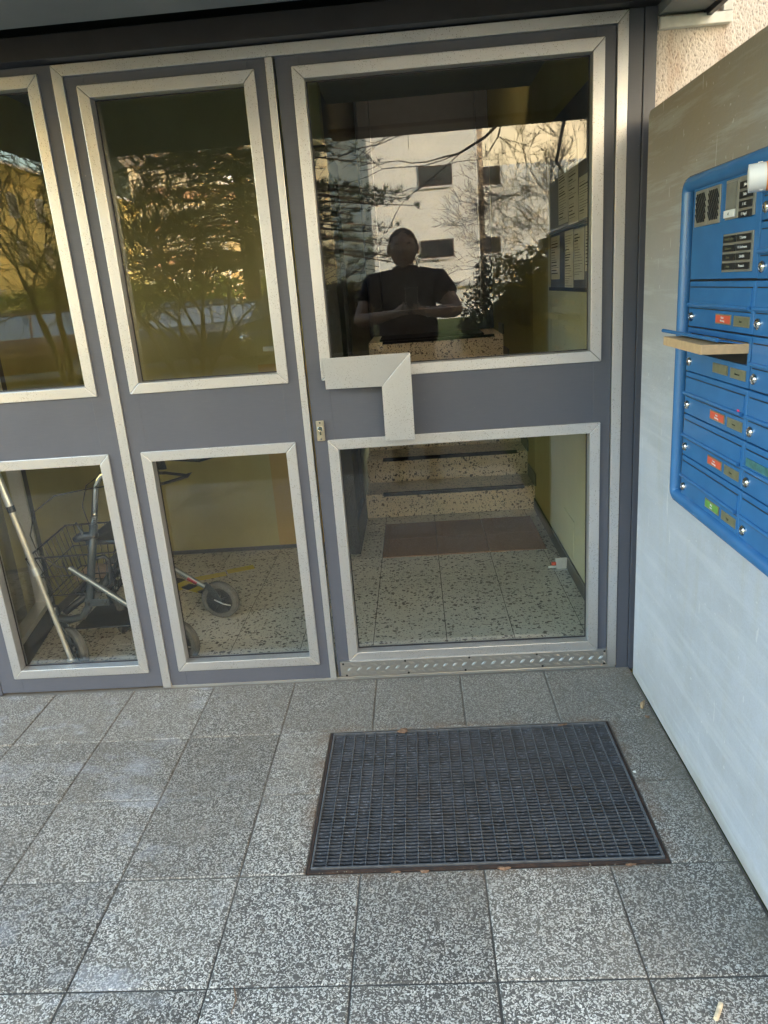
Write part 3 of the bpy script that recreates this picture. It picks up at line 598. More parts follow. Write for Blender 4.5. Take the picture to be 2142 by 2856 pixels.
# ------------------------------------------------------------------ letterbox unit (face plane x = XM, looks to -x)
XM = .786
def yz(name, y0, y1, z0, z1, x0, x1, mat, t=None, parent=None, bevel=0, label=None):
    mb = MB().box(x0, x1, y0, y1, z0, z1)
    o = t.p(name, mb, mat, bevel=bevel) if parent is None else obj(name, mb, mat, parent, bevel=bevel)
    if label: o['label'] = label
    return o
lb = T('letterbox_unit', (XM, -.86, .765), 'blue powder coated letterbox unit with intercom, on the concrete wall', 'letterboxes')
zt, zb, yl, yr = 1.553, .765, -.459, -1.262
# rounded tube surround
rr = .0175; pts = []
yc0, yc1, zc0, zc1 = yl-rr, yr+rr, zb+rr, zt-rr; cr_ = .018
for (cy_, cz_, a0) in ((yc0-cr_, zc1-cr_, 0), (yc1+cr_, zc1-cr_, 90), (yc1+cr_, zc0+cr_, 180), (yc0-cr_, zc0+cr_, 270)):
    for k in range(5):
        a = R(a0 + 22.5*k); pts.append((XM+.002, cy_ + cr_*math.cos(a), cz_ + cr_*math.sin(a)))
pts.append(pts[0]); lb.p('surround', MB().tube(pts, rr, 14, cap=False), M['blue'], smooth='all')
lb.p('back_box', MB().box(XM+.006, WX+.0, yr+.02, yl-.02, zb+.02, zt-.02), M['black'])
yin0, yin1, ysp = -.5155, -1.208, -.8665
# intercom panel
ic = yz('intercom_panel', ysp+.0015, yin0-.0005, 1.3225, 1.5285, XM-.002, XM+.008, M['blue'], lb, bevel=.0015)
def sub(name, y0, y1, z0, z1, d0, d1, mat, par, bevel=0): return yz(name, y0, y1, z0, z1, XM-d1, XM-d0, mat, parent=par, bevel=bevel)
sub('speaker_plate', -.603, -.533, 1.437, 1.513, .002, .0045, M['steel'], ic, .0006); sub('speaker_plate', -.675, -.6045, 1.437, 1.513, .002, .0045, M['steel'], ic, .0006)
sl_ = MB()
for (ya, yb) in ((-.601, -.535), (-.673, -.6065)):
    for k in range(-6, 8):
        # slanted slot clipped to plate
        p0 = Vector((0, ya, 1.475)) ; cyk = ya + (yb-ya)*(k+.5)/7
        a = Vector((XM-.0052, cyk+.011+.012, 1.506)); b_ = Vector((XM-.0052, cyk-.011-.012, 1.446))
        def clip(a, b_):
            t0, t1 = 0., 1.; dy = b_.y-a.y
            lo, hi = ya+.005, yb-.005
            ts = sorted([(lo-a.y)/dy, (hi-a.y)/dy]); return max(t0, ts[0]), min(t1, ts[1])
        t0, t1 = clip(a, b_)
        if t1 - t0 > .12:
            q0 = a.lerp(b_, t0); q1 = a.lerp(b_, t1); d = (q1-q0).normalized(); sl_.obox((q0+q1)/2, d, Vector((1,0,0)), d.cross(Vector((1,0,0))), (q1-q0).length/2, .0008, .0017)
so_ = obj('speaker_slot', sl_, M['black'], ic); so_['kind'] = 'stuff'
sub('display_plate', -.767, -.704, 1.439, 1.5145, .002, .0045, M['steel'], ic, .0006); sub('display_window', -.757, -.708, 1.458, 1.509, .0046, .0056, plain('grey_display', (.20,.195,.17), .25), ic); sub('call_button', -.757, -.706, 1.4425, 1.457, .0046, .0085, M['white'], ic, .001)
sub('name_plate_frame', -.842, -.768, 1.439, 1.5145, .002, .0045, M['steel'], ic, .0006); sub('name_plate_frame', -.845, -.703, 1.336, 1.411, .002, .0045, M['steel'], ic, .0006)
cbk = plain('black_name_plate', (.02,.02,.022), .3)
def plate(y0, y1, z0, z1, txt, mat=None):
    nb_ = sub('bell_button', y0, y1, z0, z1, .0046, .0075, cbk, ic, .0008)
    text('lettering', txt, .0075, (XM-.0079, (y0+y1)/2, (z0+z1)/2), (0,-1,0), (0,0,1), mat or M['whitei'], ic)
for k, tx in enumerate(('Jahn', 'Duhr', 'F. KC', 'E. Vogel')): z = 1.4975 - k*.0178; plate(-.833, -.776, z-.0065, z+.0065, tx)
for k, (a, c) in enumerate((('Winkel/Fischer', 'T. Lorenz'), ('Schwarzer', 'H. Lindemann'), ('Dorn', 'ZANBA'), ('J. Voigt', 'Premsch'))):
    z = 1.4005 - k*.0178; plate(-.770, -.709, z-.0065, z+.0065, a, M['olive']); plate(-.838, -.777, z-.0065, z+.0065, c)
text('lettering', 'd', .008, (XM-.0087, -.731, 1.4498), (0,-1,0), (0,0,1), M['ink'], ic)
# letterbox doors
def lock(par, y, z):
    obj('lock', MB().lathe((XM-.002, y, z), (-1,0,0), [(0,.0115),(.003,.0110),(.0055,.0085),(.0058,.0060),(.0045,.0055),(.0045,.0035),(.0060,.0030),(.0060,.0001)], 18), M['chrome'], par, smooth=True)
    obj('keyhole', MB().box(XM-.0088, XM-.0079, y-.0006, y+.0006, z-.002, z+.002), M['black'], par)
def label_win(par, y0, y1, z0, z1, mat, txt=None, tm=None):
    obj('label_rim', MB().box(XM-.0034, XM-.002, y0, y1, z0, z1), plain_rim, par); obj('name_label', MB().box(XM-.0040, XM-.0035, y0+.003, y1-.003, z0+.0025, z1-.0025), mat, par)
    if txt:
        for k, s_ in enumerate(txt.split('|')):
            n_l = len(txt.split('|')); text('lettering', s_, .0058, (XM-.0044, (y0+y1)/2, (z0+z1)/2 + (.0032*(n_l-1)) - k*.0065), (0,-1,0), (0,0,1), tm or M['whitei'], par)
plain_rim = plain('label_holder', (.25,.23,.15), .3, .3, .2, 80)
def letterbox(y0, y1, z0, z1, red=None, open_=False, named=True):
    """y0 > y1 (towards camera is more negative)"""
    ya, yb = y1+.0015, y0-.0012
    if open_:
        mb = MB(); x0, x1 = XM-.002, XM+.008
        mb.box(x0, x1, ya, yb, z0+.0015, z0+.046).box(x0, x1, ya, yb, z1-.0135, z1-.0015).box(x0, x1, ya, ya+.014, z0+.046, z1-.0135).box(x0, x1, yb-.010, yb, z0+.046, z1-.0135)
        d = lb.p('letterbox_door', mb, M['blue'], label='letterbox door with its flap pushed up by the cardboard parcel')
        obj('slot_inside', MB().box(XM+.0035, XM+.0075, ya+.014, yb-.010, z0+.046, z1-.0135), M['black'], d)
        # raised flap
        fx = XM-.004; c0 = Vector((fx, 0, z1-.016)); dirf = Vector((-.93, 0, .17)).normalized(); L_ = .060
        a_, b_ = ya+.013, yb-.006
        pts = [c0 + Vector((0, a_, 0)), c0 + Vector((0, b_, 0)), c0 + dirf*L_ + Vector((0, b_, 0)), c0 + dirf*L_ + Vector((0, a_, 0))]
        obj('flap', MB().prism(pts, (0,0,-.0022)), M['blue'], d, bevel=.0006)
        e_ = c0 + dirf*L_; obj('flap_lip', MB().tube([e_ + Vector((0, a_, 0)), e_ + Vector((0, b_, 0))], .0042, 8), M['blue'], d, smooth=True)
    else:
        d = lb.p('letterbox_door', MB().box(XM-.002, XM+.008, ya, yb, z0+.0015, z1-.0015), M['blue'], bevel=.0022)
        # flap: recessed outline + panel with rolled lip
        f0, f1, fz0, fz1 = ya+.012, yb-.008, z0+.048, z1-.015
        obj('flap_gap', MB().box(XM-.0026, XM-.0020, f0-.0012, f1+.0012, fz1, fz1+.0022), M['black'], d)
        obj('flap', MB().prism([(XM-.0021, 0, fz1), (XM-.0032, 0, fz1), (XM-.0050, 0, fz0+.004), (XM-.0021, 0, fz0)], (0, f1-f0, 0)), M['blue'], d).location = (0, f0, 0)
        obj('flap_lip', MB().tube([(XM-.0070, f0, fz0+.004), (XM-.0070, f1, fz0+.004)], .0042, 10), M['blue'], d, smooth=True)
        obj('lip_shadow_gap', MB().box(XM-.0024, XM-.0020, f0, f1, fz0-.0055, fz0-.0035), M['black'], d)
    lock(d, yb-.021, z0+.0235)
    if named:
        W = y0-y1; label_win(d, y0-.0245-W*.635+W*.0, y0-W*.475, z0+.015, z0+.036, *({'r': (M['redlab'], 'Keine|Werbung'), 'g': (M['greenlab'], 'Bitte|keine'), 'n': (M['olive'], None)}[red]))
        label_win(d, y0-W*.955, y0-W*.745, z0+.014, z0+.035, M['olive'], named if isinstance(named, str) else None, M['ink'])
    return d
rows = [1.3195, 1.2145, 1.1090, 1.0040, .8990, .7950]
for k, (rd, nm) in enumerate((('r', 'Sauer'), ('n', 'Schwarzer'), ('r', 'Lorenz'), ('r', 'Dorn'), ('g', 'Voigt'))):
    letterbox(yin0, ysp, rows[k+1], rows[k], rd, open_=(k == 1), named=nm)
rows2 = [1.5285, 1.4245] + rows
for k in range(7): letterbox(ysp, yin1, rows2[k+1], rows2[k], 'rnrgrrn'[k], False, 'Weber|Klein'.split('|')[k % 2])
# sticker, tape
yz('sticker', -.838, -.829, 1.053, 1.064, XM-.0062, XM-.0048, M['pink'], lb, label='tiny pink heart sticker')
yz('tape', -.99, -.885, .958, .974, XM-.0056, XM-.0045, M['green_tape'], lb, label='torn strip of green tape')
# parcel in the slot
c_ = MB(); zt_, zb_ = 1.2015, 1.1825
poly = [(.6925, -.849), (.786+.02, -.856), (.786+.02, -.615), (.699, -.600)]
c_.prism([(x, y, zb_ + (0.000 if x < .75 else -.004)) for x, y in poly], (0, 0, .0195))
tag(obj('parcel', c_, M['card'], bevel=.0012), 'flat brown cardboard parcel stuck in the second letterbox slot under its raised flap', 'parcel')
# rolled brochure
rb = T('rolled_brochure', (.74, -.985, 1.49), 'white rolled brochure with orange label sticking out of the top right letterbox', 'brochure')
a_ = Vector((.700, -1.000, 1.4875)); b_ = Vector((.800, -1.035, 1.4925))
rb.p('paper_roll', MB().tube([a_, b_], .0225, 20), M['white'], smooth=True); rb.p('paper_roll', MB().tube([a_ - (b_-a_).normalized()*.001, a_ + (b_-a_)*.02], .015, 20), M['paper'], smooth=True)
u_ = (b_-a_).normalized(); rb.p('label', MB().tube([a_ + u_*.026, a_ + u_*.075], .0230, 20, cap=False), M['orlab'], smooth=True)
text('lettering', 'COUPON', .011, a_ + u_*.040 + Vector((-.013,.0,.0)) + Vector((0,.0215,0))*0 + Vector((-.0105,.001,0)), (0,.2,1), u_*1.0 + Vector((0,0,0)), M['whitei'], rb.e).matrix_parent_inverse = Matrix.Translation(-Vector(rb.e.location))

# ------------------------------------------------------------------ inside: doormat, catch, notice board
dm = T('doormat', (.315, 1.5, 0), 'reddish brown carpet tiles laid as a doormat below the steps', 'doormat')
for a, b_ in ((-.113, .178), (.1795, .449), (.4505, .741)): dm.p('carpet_tile', MB().box(a, b_, 1.235, 1.512, .0, .006), M['coir'], bevel=.001); dm.p('carpet_tile', MB().box(a, b_, 1.5135, 1.793, .0, .006), M['coir'], bevel=.001)
ct = T('door_catch', (.76, .945, 0), 'small grey metal floor door catch with red tip near the right wall', 'door catch')
ct.p('base', MB().box(.722, .792, .935, .965, .001, .004), M['alu3']); ct.p('bracket', MB().prism([(.738,.946,.004),(.785,.946,.004),(.789,.946,.060),(.732,.946,.060)], (0,.004,0)), M['wframe']); ct.p('tip', MB().box(.714, .736, .944, .952, .024, .040), M['redlab'])
ct.p('hook', MB().box(.700, .735, .945, .950, .012, .022), M['white'])
nbd = T('notice_board', (.79, .95, 1.28), 'grey blue notice board pinned with printed papers on the inside right wall', 'notice board')
nbd.p('board', MB().box(.784, .7945, .20, 1.31, 1.285, 2.0), plain('blue_grey_board', (.085,.10,.15), .4, 0, .1, 10), bevel=.003)
nbd.p('rail', MB().box(.776, .7835, .20, 1.30, 1.531, 1.539), M['alu3']); nbd.p('rail', MB().box(.776, .7835, .20, 1.31, 1.285, 1.300), M['dark'])
rg = random.Random(9)
for k, (y0, y1, z0, z1) in enumerate(((.90,1.10,1.56,1.78),(.71,.89,1.60,1.84),(.70,.88,1.545,1.64),(.50,.695,1.55,1.70),(1.08,1.28,1.335,1.52),(.79,.96,1.29,1.525),(.60,.78,1.33,1.522),(.40,.58,1.36,1.52),(.30,.48,1.60,1.82))):
    pp = nbd.p('notice', MB().box(.7825 - .0004*k*0 - .0006*(k % 3), .7836 - .0006*(k % 3), y0, y1, z0, z1), M['paper']); ln = MB(); z = z1-.02
    while z > z0+.015:
        yy_ = y1-.012; ll = rg.uniform(.4, .95)*(y1-y0-.024); th = rg.choice((.0015,.0015,.004)); ln.box(.7822-.0006*(k % 3), .7824-.0006*(k % 3), yy_-ll, yy_, z-th, z); z -= th + rg.uniform(.006, .011)
    lo = obj('print', ln, M['ink'], pp); lo['kind'] = 'stuff'

# ------------------------------------------------------------------ walking frame (rollator)
wk = T('rollator', (-1.03, .38, 0), 'grey four wheeled walking frame with wire basket, parked inside behind the left panes', 'walker')
def wheel(c, ax, r=.088, wd=.016):
    c = Vector(c); ax = Vector(ax).normalized()
    w_ = wk.p('wheel', MB().lathe(c, ax, [(-wd, r*.70),(-wd*.95, r*.90),(-wd*.5, r*.985),(0, r),(wd*.5, r*.985),(wd*.95, r*.90),(wd, r*.70)], 32), M['tyre'], smooth=True)
    hub = MB().lathe(c, ax, [(-wd*.6, r*.70),(-wd*.35, r*.25),(-wd*1.2, r*.22),(-wd*1.2, .001)], 24).lathe(c, ax, [(wd*.6, r*.70),(wd*.35, r*.25),(wd*1.2, r*.22),(wd*1.2, .001)], 24)
    obj('rim', hub, M['rim'], w_, smooth=True)
    u = ax.cross(Vector((0,0,1))).normalized(); sp_ = MB()
    for k in range(5):
        a = 2*PI*k/5+.3; d = u*math.cos(a) + Vector((0,0,1))*math.sin(a); sp_.obox(c + d*r*.45, d, ax, d.cross(ax), r*.26, wd*.75, .006)
    obj('spoke', sp_, M['rim'], w_)
    obj('tread_groove', MB().torus(c + ax*wd*.35, ax, r*.988, .0009, 32, 4).torus(c - ax*wd*.35, ax, r*.988, .0009, 32, 4), M['rim'], w_)
Aw, Bw, Cw, Dw = Vector((-1.292,.205,.085)), Vector((-1.235,.515,.085)), Vector((-.868,.215,.088)), Vector((-.803,.592,.092))
wheel(Aw, (.62,.78,.0)); wheel(Bw, (.80,.55,.0)); wheel(Cw, (.35,.93,0)); wheel(Dw, (.18,.98,.05))
def post(side, base, top):
    pts = [base + Vector((-.145, .0, -.045)), base + Vector((-.09, .0, -.062)), base + Vector((-.035, 0, -.05)), base + Vector((-.006, 0, -.012)), base, base.lerp(top, .3), base.lerp(top, .62)]
    wk.p('frame_tube', MB().tube(pts, .0155, 12), M['grey'], smooth='all')
    mid = base.lerp(top, .60)
    wk.p('handle_post', MB().tube([mid, base.lerp(top, .92), top + Vector((.004,0,-.02)), top + Vector((.02,0,-.003)), top + Vector((.055,.0,.008)), top + Vector((.10,0,.010))], .0115, 12), M['chrome'], smooth='all')
    wk.p('grip', MB().tube([top + Vector((.052,0,.008)), top + Vector((.07,0,.009)), top + Vector((.19,0,.006))], [.0135,.0165,.015], 12), M['rim'], smooth='all')
    q = top + Vector((.05, -.004, -.035)); wk.p('brake_lever', MB().prism([(q.x, q.y-.004, q.z+.045), (q.x+.035, q.y-.004, q.z+.045), (q.x+.045, q.y-.004, q.z-.045), (q.x+.012, q.y-.004, q.z-.045), (q.x-.006, q.y-.004, q.z-.01)][::-1], (0,.012,0)), M['rim'], bevel=.003)
    e0 = top + Vector((.19,0,-.008)); wk.p('brake_lever', MB().tube([e0 + Vector((-.09,0,.0)), e0 + Vector((.07,-.0,-.004)), e0 + Vector((.145,0,-.018)), e0 + Vector((.165,0,-.012)), e0 + Vector((.15,0,-.022)), e0 + Vector((.05,0,-.045)), e0 + Vector((-.09,0,-.03))], [.006,.006,.0055,.006,.006,.006,.006], 8), M['rim'], smooth='all')
    # spring coil and clamp
    sp_ = []; 
    for k in range(60): a = k*.9; c = base.lerp(top, .56 + .14*k/60); sp_.append(c + Vector((math.cos(a)*.0145, math.sin(a)*.0145, 0)))
    wk.p('spring', MB().tube(sp_, .0016, 4), M['chrome'])
    c = base.lerp(top, .54); wk.p('clamp', MB().tube([c+Vector((-.075,0,-.012)), c+Vector((-.05,0,-.002)), c+Vector((-.0,0,.0)), c+Vector((.02,0,0))], [.012,.018,.017,.010], 10), M['rim'], smooth='all')
    wk.p('knob', MB().tube([c+Vector((-.03,-.006,.0)), c+Vector((-.052,-.01,.06))], [.006,.004], 8), M['rim'], smooth=True)
baseN, topN = Vector((-1.215,.235,.255)), Vector((-1.085,.235,.775)); baseF, topF = Vector((-1.165,.60,.255)), Vector((-1.045,.60,.775))
post(0, baseN, topN); post(1, baseF, topF)
for bs, W in ((baseN, Aw), (baseF, Bw)):   # caster forks
    j = bs + Vector((-.145,0,-.045)); wk.p('caster_head', MB().lathe(j, (0,0,1), [(-.03,.012),(-.028,.019),(.012,.020),(.014,.022),(.03,.022),(.045,.015),(.048,.001)], 14), M['rim'], smooth=True)
    wk.p('fork', MB().obox((j+W)/2 + Vector((.004,-.018,-.012)), (W-j), (0,1,0), (W-j).cross(Vector((0,1,0))), (W-j).length*.56, .0022, .014).obox((j+W)/2 + Vector((.004,.022,-.012)), (W-j), (0,1,0), (W-j).cross(Vector((0,1,0))), (W-j).length*.56, .0022, .014), M['grey'], bevel=.002)
for bs, tp, W in ((baseN, topN, Cw), (baseF, topF, Dw)):   # diagonal legs down to the rear wheels
    s0 = bs.lerp(tp, .23) + Vector((-.066,-.022,.045)); e0 = W + Vector((-.055, -.022, .075)); wk.p('rear_leg', MB().tube([s0, e0], .0105, 12), M['steelgrey'], smooth=True)
    wk.p('fork', MB().prism([e0+Vector((-.02,0,.016)), e0+Vector((.01,0,.020)), e0+Vector((.045,0,-.02)), W+Vector((.012,-.022,0)), W+Vector((-.004,-.022,-.006)), W+Vector((-.014,-.022,.01)), e0+Vector((.01,0,-.02))], (0,.004,0)), M['grey'], bevel=.0015)
    wk.p('brake_rod', MB().tube([W+Vector((-.02,-.028,.012)), W+Vector((.02,-.03,-.01)), W+Vector((.05,-.03,-.018))], .003, 8), M['alu3'], smooth='all')
    wk.p('hinge_bracket', MB().box(bs.x-.006, bs.x+.09, bs.y-.020, bs.y-.016, bs.z-.002, bs.z+.028), M['grey'], bevel=.002)
    for dx in (.006, .074): wk.p('bolt', MB().lathe((bs.x+dx, bs.y-.020, bs.z+.012), (0,-1,0), [(0,.0085),(.004,.0085),(.006,.005),(.006,.0001)], 12), M['rim'], smooth=True)
    wk.p('cable', MB().tube([tp+Vector((.05,-.008,-.045)), tp+Vector((-.04,-.02,-.05)), tp+Vector((-.16,-.03,-.065)), tp+Vector((-.245,-.04,-.12)), tp+Vector((-.28,-.04,-.21)), tp+Vector((-.265,-.04,-.29)), tp+Vector((-.20,-.035,-.345)), s0+Vector((-.002,0,.002))], .0024, 6), M['rim'], smooth='all')
e0 = Dw + Vector((-.055,-.022,.075)); s0 = e0 + Vector((-.05,0,.045)); wk.p('reflector_band', MB().tube([e0+Vector((-.068,0,.046)), e0+Vector((-.030,0,.020))], .0110, 12, cap=False), plain('dark_red_band', (.25,.01,.03), .4), smooth=True)
wk.p('cross_tube', MB().tube([baseN+Vector((0,.02,.0)), (baseN+baseF)/2+Vector((.05,0,.11)), baseF+Vector((0,-.02,.20))], .015, 10), M['grey'], smooth='all')
wk.p('cross_tube', MB().tube([baseN+Vector((-.13,.04,-.05)), baseN+Vector((-.03,.14,.01)), baseF+Vector((-.0,-.05,.04))], .014, 10), M['rim'], smooth='all')
wk.p('seat', MB().prism([(-1.20,.27,.485),(-1.03,.27,.480),(-1.02,.57,.500),(-1.17,.58,.515)], (0,0,.022)), M['rim'], bevel=.009)
wk.p('carry_handle', MB().tube([(-1.165,.24,.44),(-1.125,.25,.445),(-1.110,.25,.43),(-1.115,.25,.33),(-1.15,.24,.30)], .008, 8), M['rim'], smooth='all')
wk.p('step_plate', MB().box(-1.33, -1.10, .30, .56, .118, .126), M['rim'], bevel=.003)
# basket
tl = [Vector((-1.43,.24,.455)), Vector((-1.435,.60,.475)), Vector((-1.10,.62,.475)), Vector((-1.09,.26,.455))]
bt = [Vector((-1.385,.27,.285)), Vector((-1.39,.57,.295)), Vector((-1.13,.58,.295)), Vector((-1.12,.28,.285))]
bk = MB()
for lv, rad in ((0., .0042), (.5, .0026), (1., .0032)):
    for k in range(4):
        p0 = tl[k].lerp(bt[k], lv); p1 = tl[(k+1) % 4].lerp(bt[(k+1) % 4], lv); bk.tube([p0, p1], rad, 5)
for k in range(4):
    for i in range(10):
        t0 = i/10; bk.tube([tl[k].lerp(tl[(k+1) % 4], t0), bt[k].lerp(bt[(k+1) % 4], t0)], .0020, 4)
for i in range(1, 10): bk.tube([bt[0].lerp(bt[3], i/10), bt[1].lerp(bt[2], i/10)], .0020, 4)
wk.p('basket', bk, M['wire'])
tag(obj('cushion', crumple(-1.24, .42, .31, .11, 31, 1.0, 1.2, .25), M['beige']), 'beige cloth lying in the walking frame basket', 'cloth')
# crutch leaning in the left pane
cu = T('walking_stick', (-1.257, .085, .05), 'champagne coloured telescopic stick leaning inside the far left pane', 'walking stick')
p_t, p_b = Vector((-1.375, .085, .86)), Vector((-1.245, .085, .055)); 
def at(z): return p_t.lerp(p_b, (p_t.z-z)/(p_t.z-p_b.z))
cu.p('shaft', MB().tube([at(.86), at(.71)], .0135, 14), M['alu3'], smooth=True); cu.p('ring', MB().tube([at(.713), at(.690)], .0140, 14), M['rim'], smooth=True); cu.p('shaft', MB().tube([at(.690), at(.465)], .0115, 14), M['crutch'], smooth=True)
cu.p('ring', MB().tube([at(.475), at(.445)], .0145, 14), M['alu3'], smooth=True); cu.p('shaft', MB().tube([at(.445), at(.09)], .0095, 14), M['crutch'], smooth=True); cu.p('foot', MB().tube([at(.10), at(.055)], .0145, 14), M['alu3'], smooth=True)
# hazard tape on the floor
tp = T('floor_tape', (-1.05, 1.02, 0), 'yellow and black hazard tape stuck on the terrazzo behind the rear wheel', 'tape')
for (x, y, a, ln, mt) in ((-1.16,.955,28,.055,'ytape'),(-1.165,1.075,-35,.035,'ctape'),(-1.115,1.03,-35,.035,'ytape'),(-1.075,.985,-35,.035,'ctape'),(-1.02,.945,-35,.035,'ytape'),(-1.00,1.11,22,.08,'ytape'),(-.86,1.19,22,.07,'ytape'),(-.985,.925,-35,.02,'ctape')):
    c, s_ = math.cos(R(a)), math.sin(R(a)); tp.p('tape_piece', MB().obox((x, y, .0014), (c,s_,0), (-s_,c,0), (0,0,1), ln, .030, .0005), M[mt])

# ================================================================== BEHIND THE CAMERA (seen in the glass)
# white building
wb = T('apartment_block', (0, -28.7, 0), 'white rendered apartment block with brown framed windows, reflected in the door glass', 'building')
def X(x16, Y): return CX + (x16-CX)*(Y+2.365)/18.365
YB = 28.7
xl, xm_, xr = X(-1.62, YB), X(-.71, YB), X(1.80, YB)
wb.p('wall', MB().box(xm_, xr, -YB-9, -YB, -.06, 15), M['bwhite']); wb.p('wall', MB().prism([(xm_-.0,-YB-.0,-.06),(xl-.1,-YB-.9,-.06),(xl-.1,-YB-9,-.06),(xm_,-YB-9,-.06)], (0,0,15)), M['bwhite'], label='recessed flank of the white block')
wb.p('wall', MB().box(xr+.001, X(1.97,YB), -YB-9, -YB-1.0, -.06, 15), M['bbrown'])
wb.p('wall', MB().box(X(1.97,YB)+.001, 20, -YB-9, -YB-.6, -.06, 5.6), M['bwhite'], label='low wing of the white block')
def bwin(t, x0, x1, z0, z1, y, split=.5, mat='wframed'):
    f = t.p('window', MB().box(x0, x1, y-.05, y+.03, z0, z1), M[mat]); d = .06
    obj('pane', MB().box(x0+d, x0+(x1-x0)*split-.02, y+.032, y+.036, z0+d, z1-d), M['pane'], f); obj('pane', MB().box(x0+(x1-x0)*split+.02, x1-d, y+.032, y+.036, z0+d, z1-d), M['pane'], f)
    obj('sill', MB().box(x0-.05, x1+.05, y-.02, y+.12, z0-.09, z0-.01), M['wframe'], f)
def Zb(z): return CZ + (z-CZ)*(YB+2.365)/18.365
for (a, b_, c, d) in ((.44, 1.21, 3.495, 3.93), (.405, 1.18, 1.93, 2.33)): bwin(wb, X(a,YB), X(b_,YB), Zb(c), Zb(d), -YB)
bwin(wb, X(.48,YB), X(1.25,YB), Zb(5.0), Zb(5.45), -YB)
for (a, b_, c, d) in ((1.80, 2.19, 3.46, 3.85), (1.77, 2.17, 1.95, 2.31)): bwin(wb, X(a,YB)+.25, X(b_,YB)+.25, Zb(c), Zb(d), -YB-.6, .35)
wb.p('band', MB().box(X(1.2,YB), 20, -YB-.55, -YB+.3, Zb(1.25), Zb(1.36)), M['wframe'])
# cream building behind, left of it
cb = T('cream_building', (-5, -42, 0), 'cream house wall behind the pine, reflected at the left of the door glass', 'building')
cb.p('wall', MB().box(-9.5, X(-1.62, 42)+.3, -48, -42, -.06, 11), M['bcream']); cb.p('roof', MB().box(-9.7, X(-1.62,42)+.5, -48.2, -41.8, 11, 11.4), M['wframe'])
# sunlit orange house far behind the pine
ob = thing('orange_house', (-15.5, -82, 0), 'sunlit orange and cream house glimpsed through the pine in the reflection', 'building', rz=R(-40))
def lp_(name, mb, mat): return obj(name, mb, mat, ob)
lp_('wall', MB().box(-14, 11, -8, 0, -.1, 14), M['bcream']); lp_('roof', MB().prism([(-14.3,.3,14),(-14.3,-8.3,14),(-14.3,-4,16.5)], (25.6,0,0)), M['bbrown'])
for k in range(4):
    for i in range(6):
        x = -13.2 + i*4.1; f = lp_('balcony', MB().box(x, x+2.6, 0, 1.0, 1.6+k*3.2, 2.6+k*3.2), M['borange']); f = lp_('window', MB().box(x+.3, x+2.3, -.05, .03, 2.7+k*3.2, 4.2+k*3.2), M['wframe']); obj('pane', MB().box(x+.4, x+2.2, .032, .036, 2.8+k*3.2, 4.1+k*3.2), M['pane'], f)
# yellow building on the left
yb = T('yellow_building', (-22, -50, 0), 'long yellow apartment building with pale roof edge, reflected in the far left pane', 'building')
xw = -22.0; H = 9.45
yb.p('wall', MB().box(xw-8, xw, -62, -22, -.06, H-1.0), M['byel']); yb.p('parapet', MB().box(xw-8, xw+.12, -62.1, -21.9, H-1.0, H-.12), M['byel2']); yb.p('roof_edge', MB().box(xw-8, xw+.25, -62.2, -21.8, H-.12, H+.05), M['wframe'])
for k in range(3):
    for i in range(12):
        y = -61 + i*3.2; f = yb.p('window', MB().box(xw-.05, xw+.04, y, y+1.0, 1.4+k*2.6, 2.75+k*2.6), M['wframe']); obj('pane', MB().box(xw+.042, xw+.046, y+.1, y+.9, 1.5+k*2.6, 2.65+k*2.6), M['pane'], f)
# added block on the right, out of view, to shade forecourt, cars and hedge
nbk = T('added_shade_block', (15, -10, 0), 'added low grey block right of the forecourt, outside the picture, to shade it', 'building')
nbk.p('wall', MB().box(10, 20, -9.5, -1.5, -.06, 7.6), M['bwhite']); nbk.p('roof', MB().box(9.8, 20.2, -9.7, -1.3, 7.6, 7.9), M['bbrown'])
for k in range(2):
    for i in range(2):
        y = -8 + i*3.5; f = nbk.p('window', MB().box(9.96, 10.05, y, y+1.5, 1.2+k*3, 2.6+k*3), M['wframe']); obj('pane', MB().box(9.955, 9.959, y+.1, y+1.4, 1.3+k*3, 2.5+k*3), M['pane'], f)

# ---- trees
def grow(mb, twigs, p, d, ln, r, depth, rg, bend=.25, spread=.6, up=.12, twig_depth=2, rmin=.004):
    n = 4; pts = [p]; rad = [r]; dd = Vector(d).normalized(); q = Vector(p); r1 = r*.66; kids = []
    for i in range(n):
        dd = (dd + Vector((rg.uniform(-1,1), rg.uniform(-1,1), rg.uniform(-1,1)))*bend*.5 + Vector((0,0,up*.3))).normalized(); q = q + dd*ln/n; pts.append(q.copy()); rad.append(max(rmin, r + (r1-r)*(i+1)/n))
        if depth > 0 and i >= 1 and rg.random() < .5: kids.append((q.copy(), dd.copy(), rad[-1]))
    (mb if depth >= twig_depth else twigs).tube(pts, rad, 6 if depth >= twig_depth else 3, cap=False)
    if depth == 0: return
    kids.append((q.copy(), dd.copy(), r1)); kids.append((q.copy(), dd.copy(), r1))
    for (c, dv, rr_) in kids:
        ax = Vector((rg.uniform(-1,1), rg.uniform(-1,1), rg.uniform(-1,1))).normalized()
        nd = (dv + ax*spread + Vector((0,0,up))).normalized(); grow(mb, twigs, c, nd, ln*rg.uniform(.58,.82), rr_*rg.uniform(.5,.8), depth-1, rg, bend, spread, up, twig_depth, rmin)
def bare_tree(name, base, stems, label, seed, depth=5, mat='bark', **kw):
    rg = random.Random(seed); mb, tw_ = MB(), MB()
    for (d, ln, r) in stems: grow(mb, tw_, Vector(base), Vector(d), ln, r, depth, rg, **kw)
    t = T(name, base, label, 'tree'); t.p('trunk', mb, M[mat], smooth='all'); t.p('twigs', tw_, M[mat]); return t
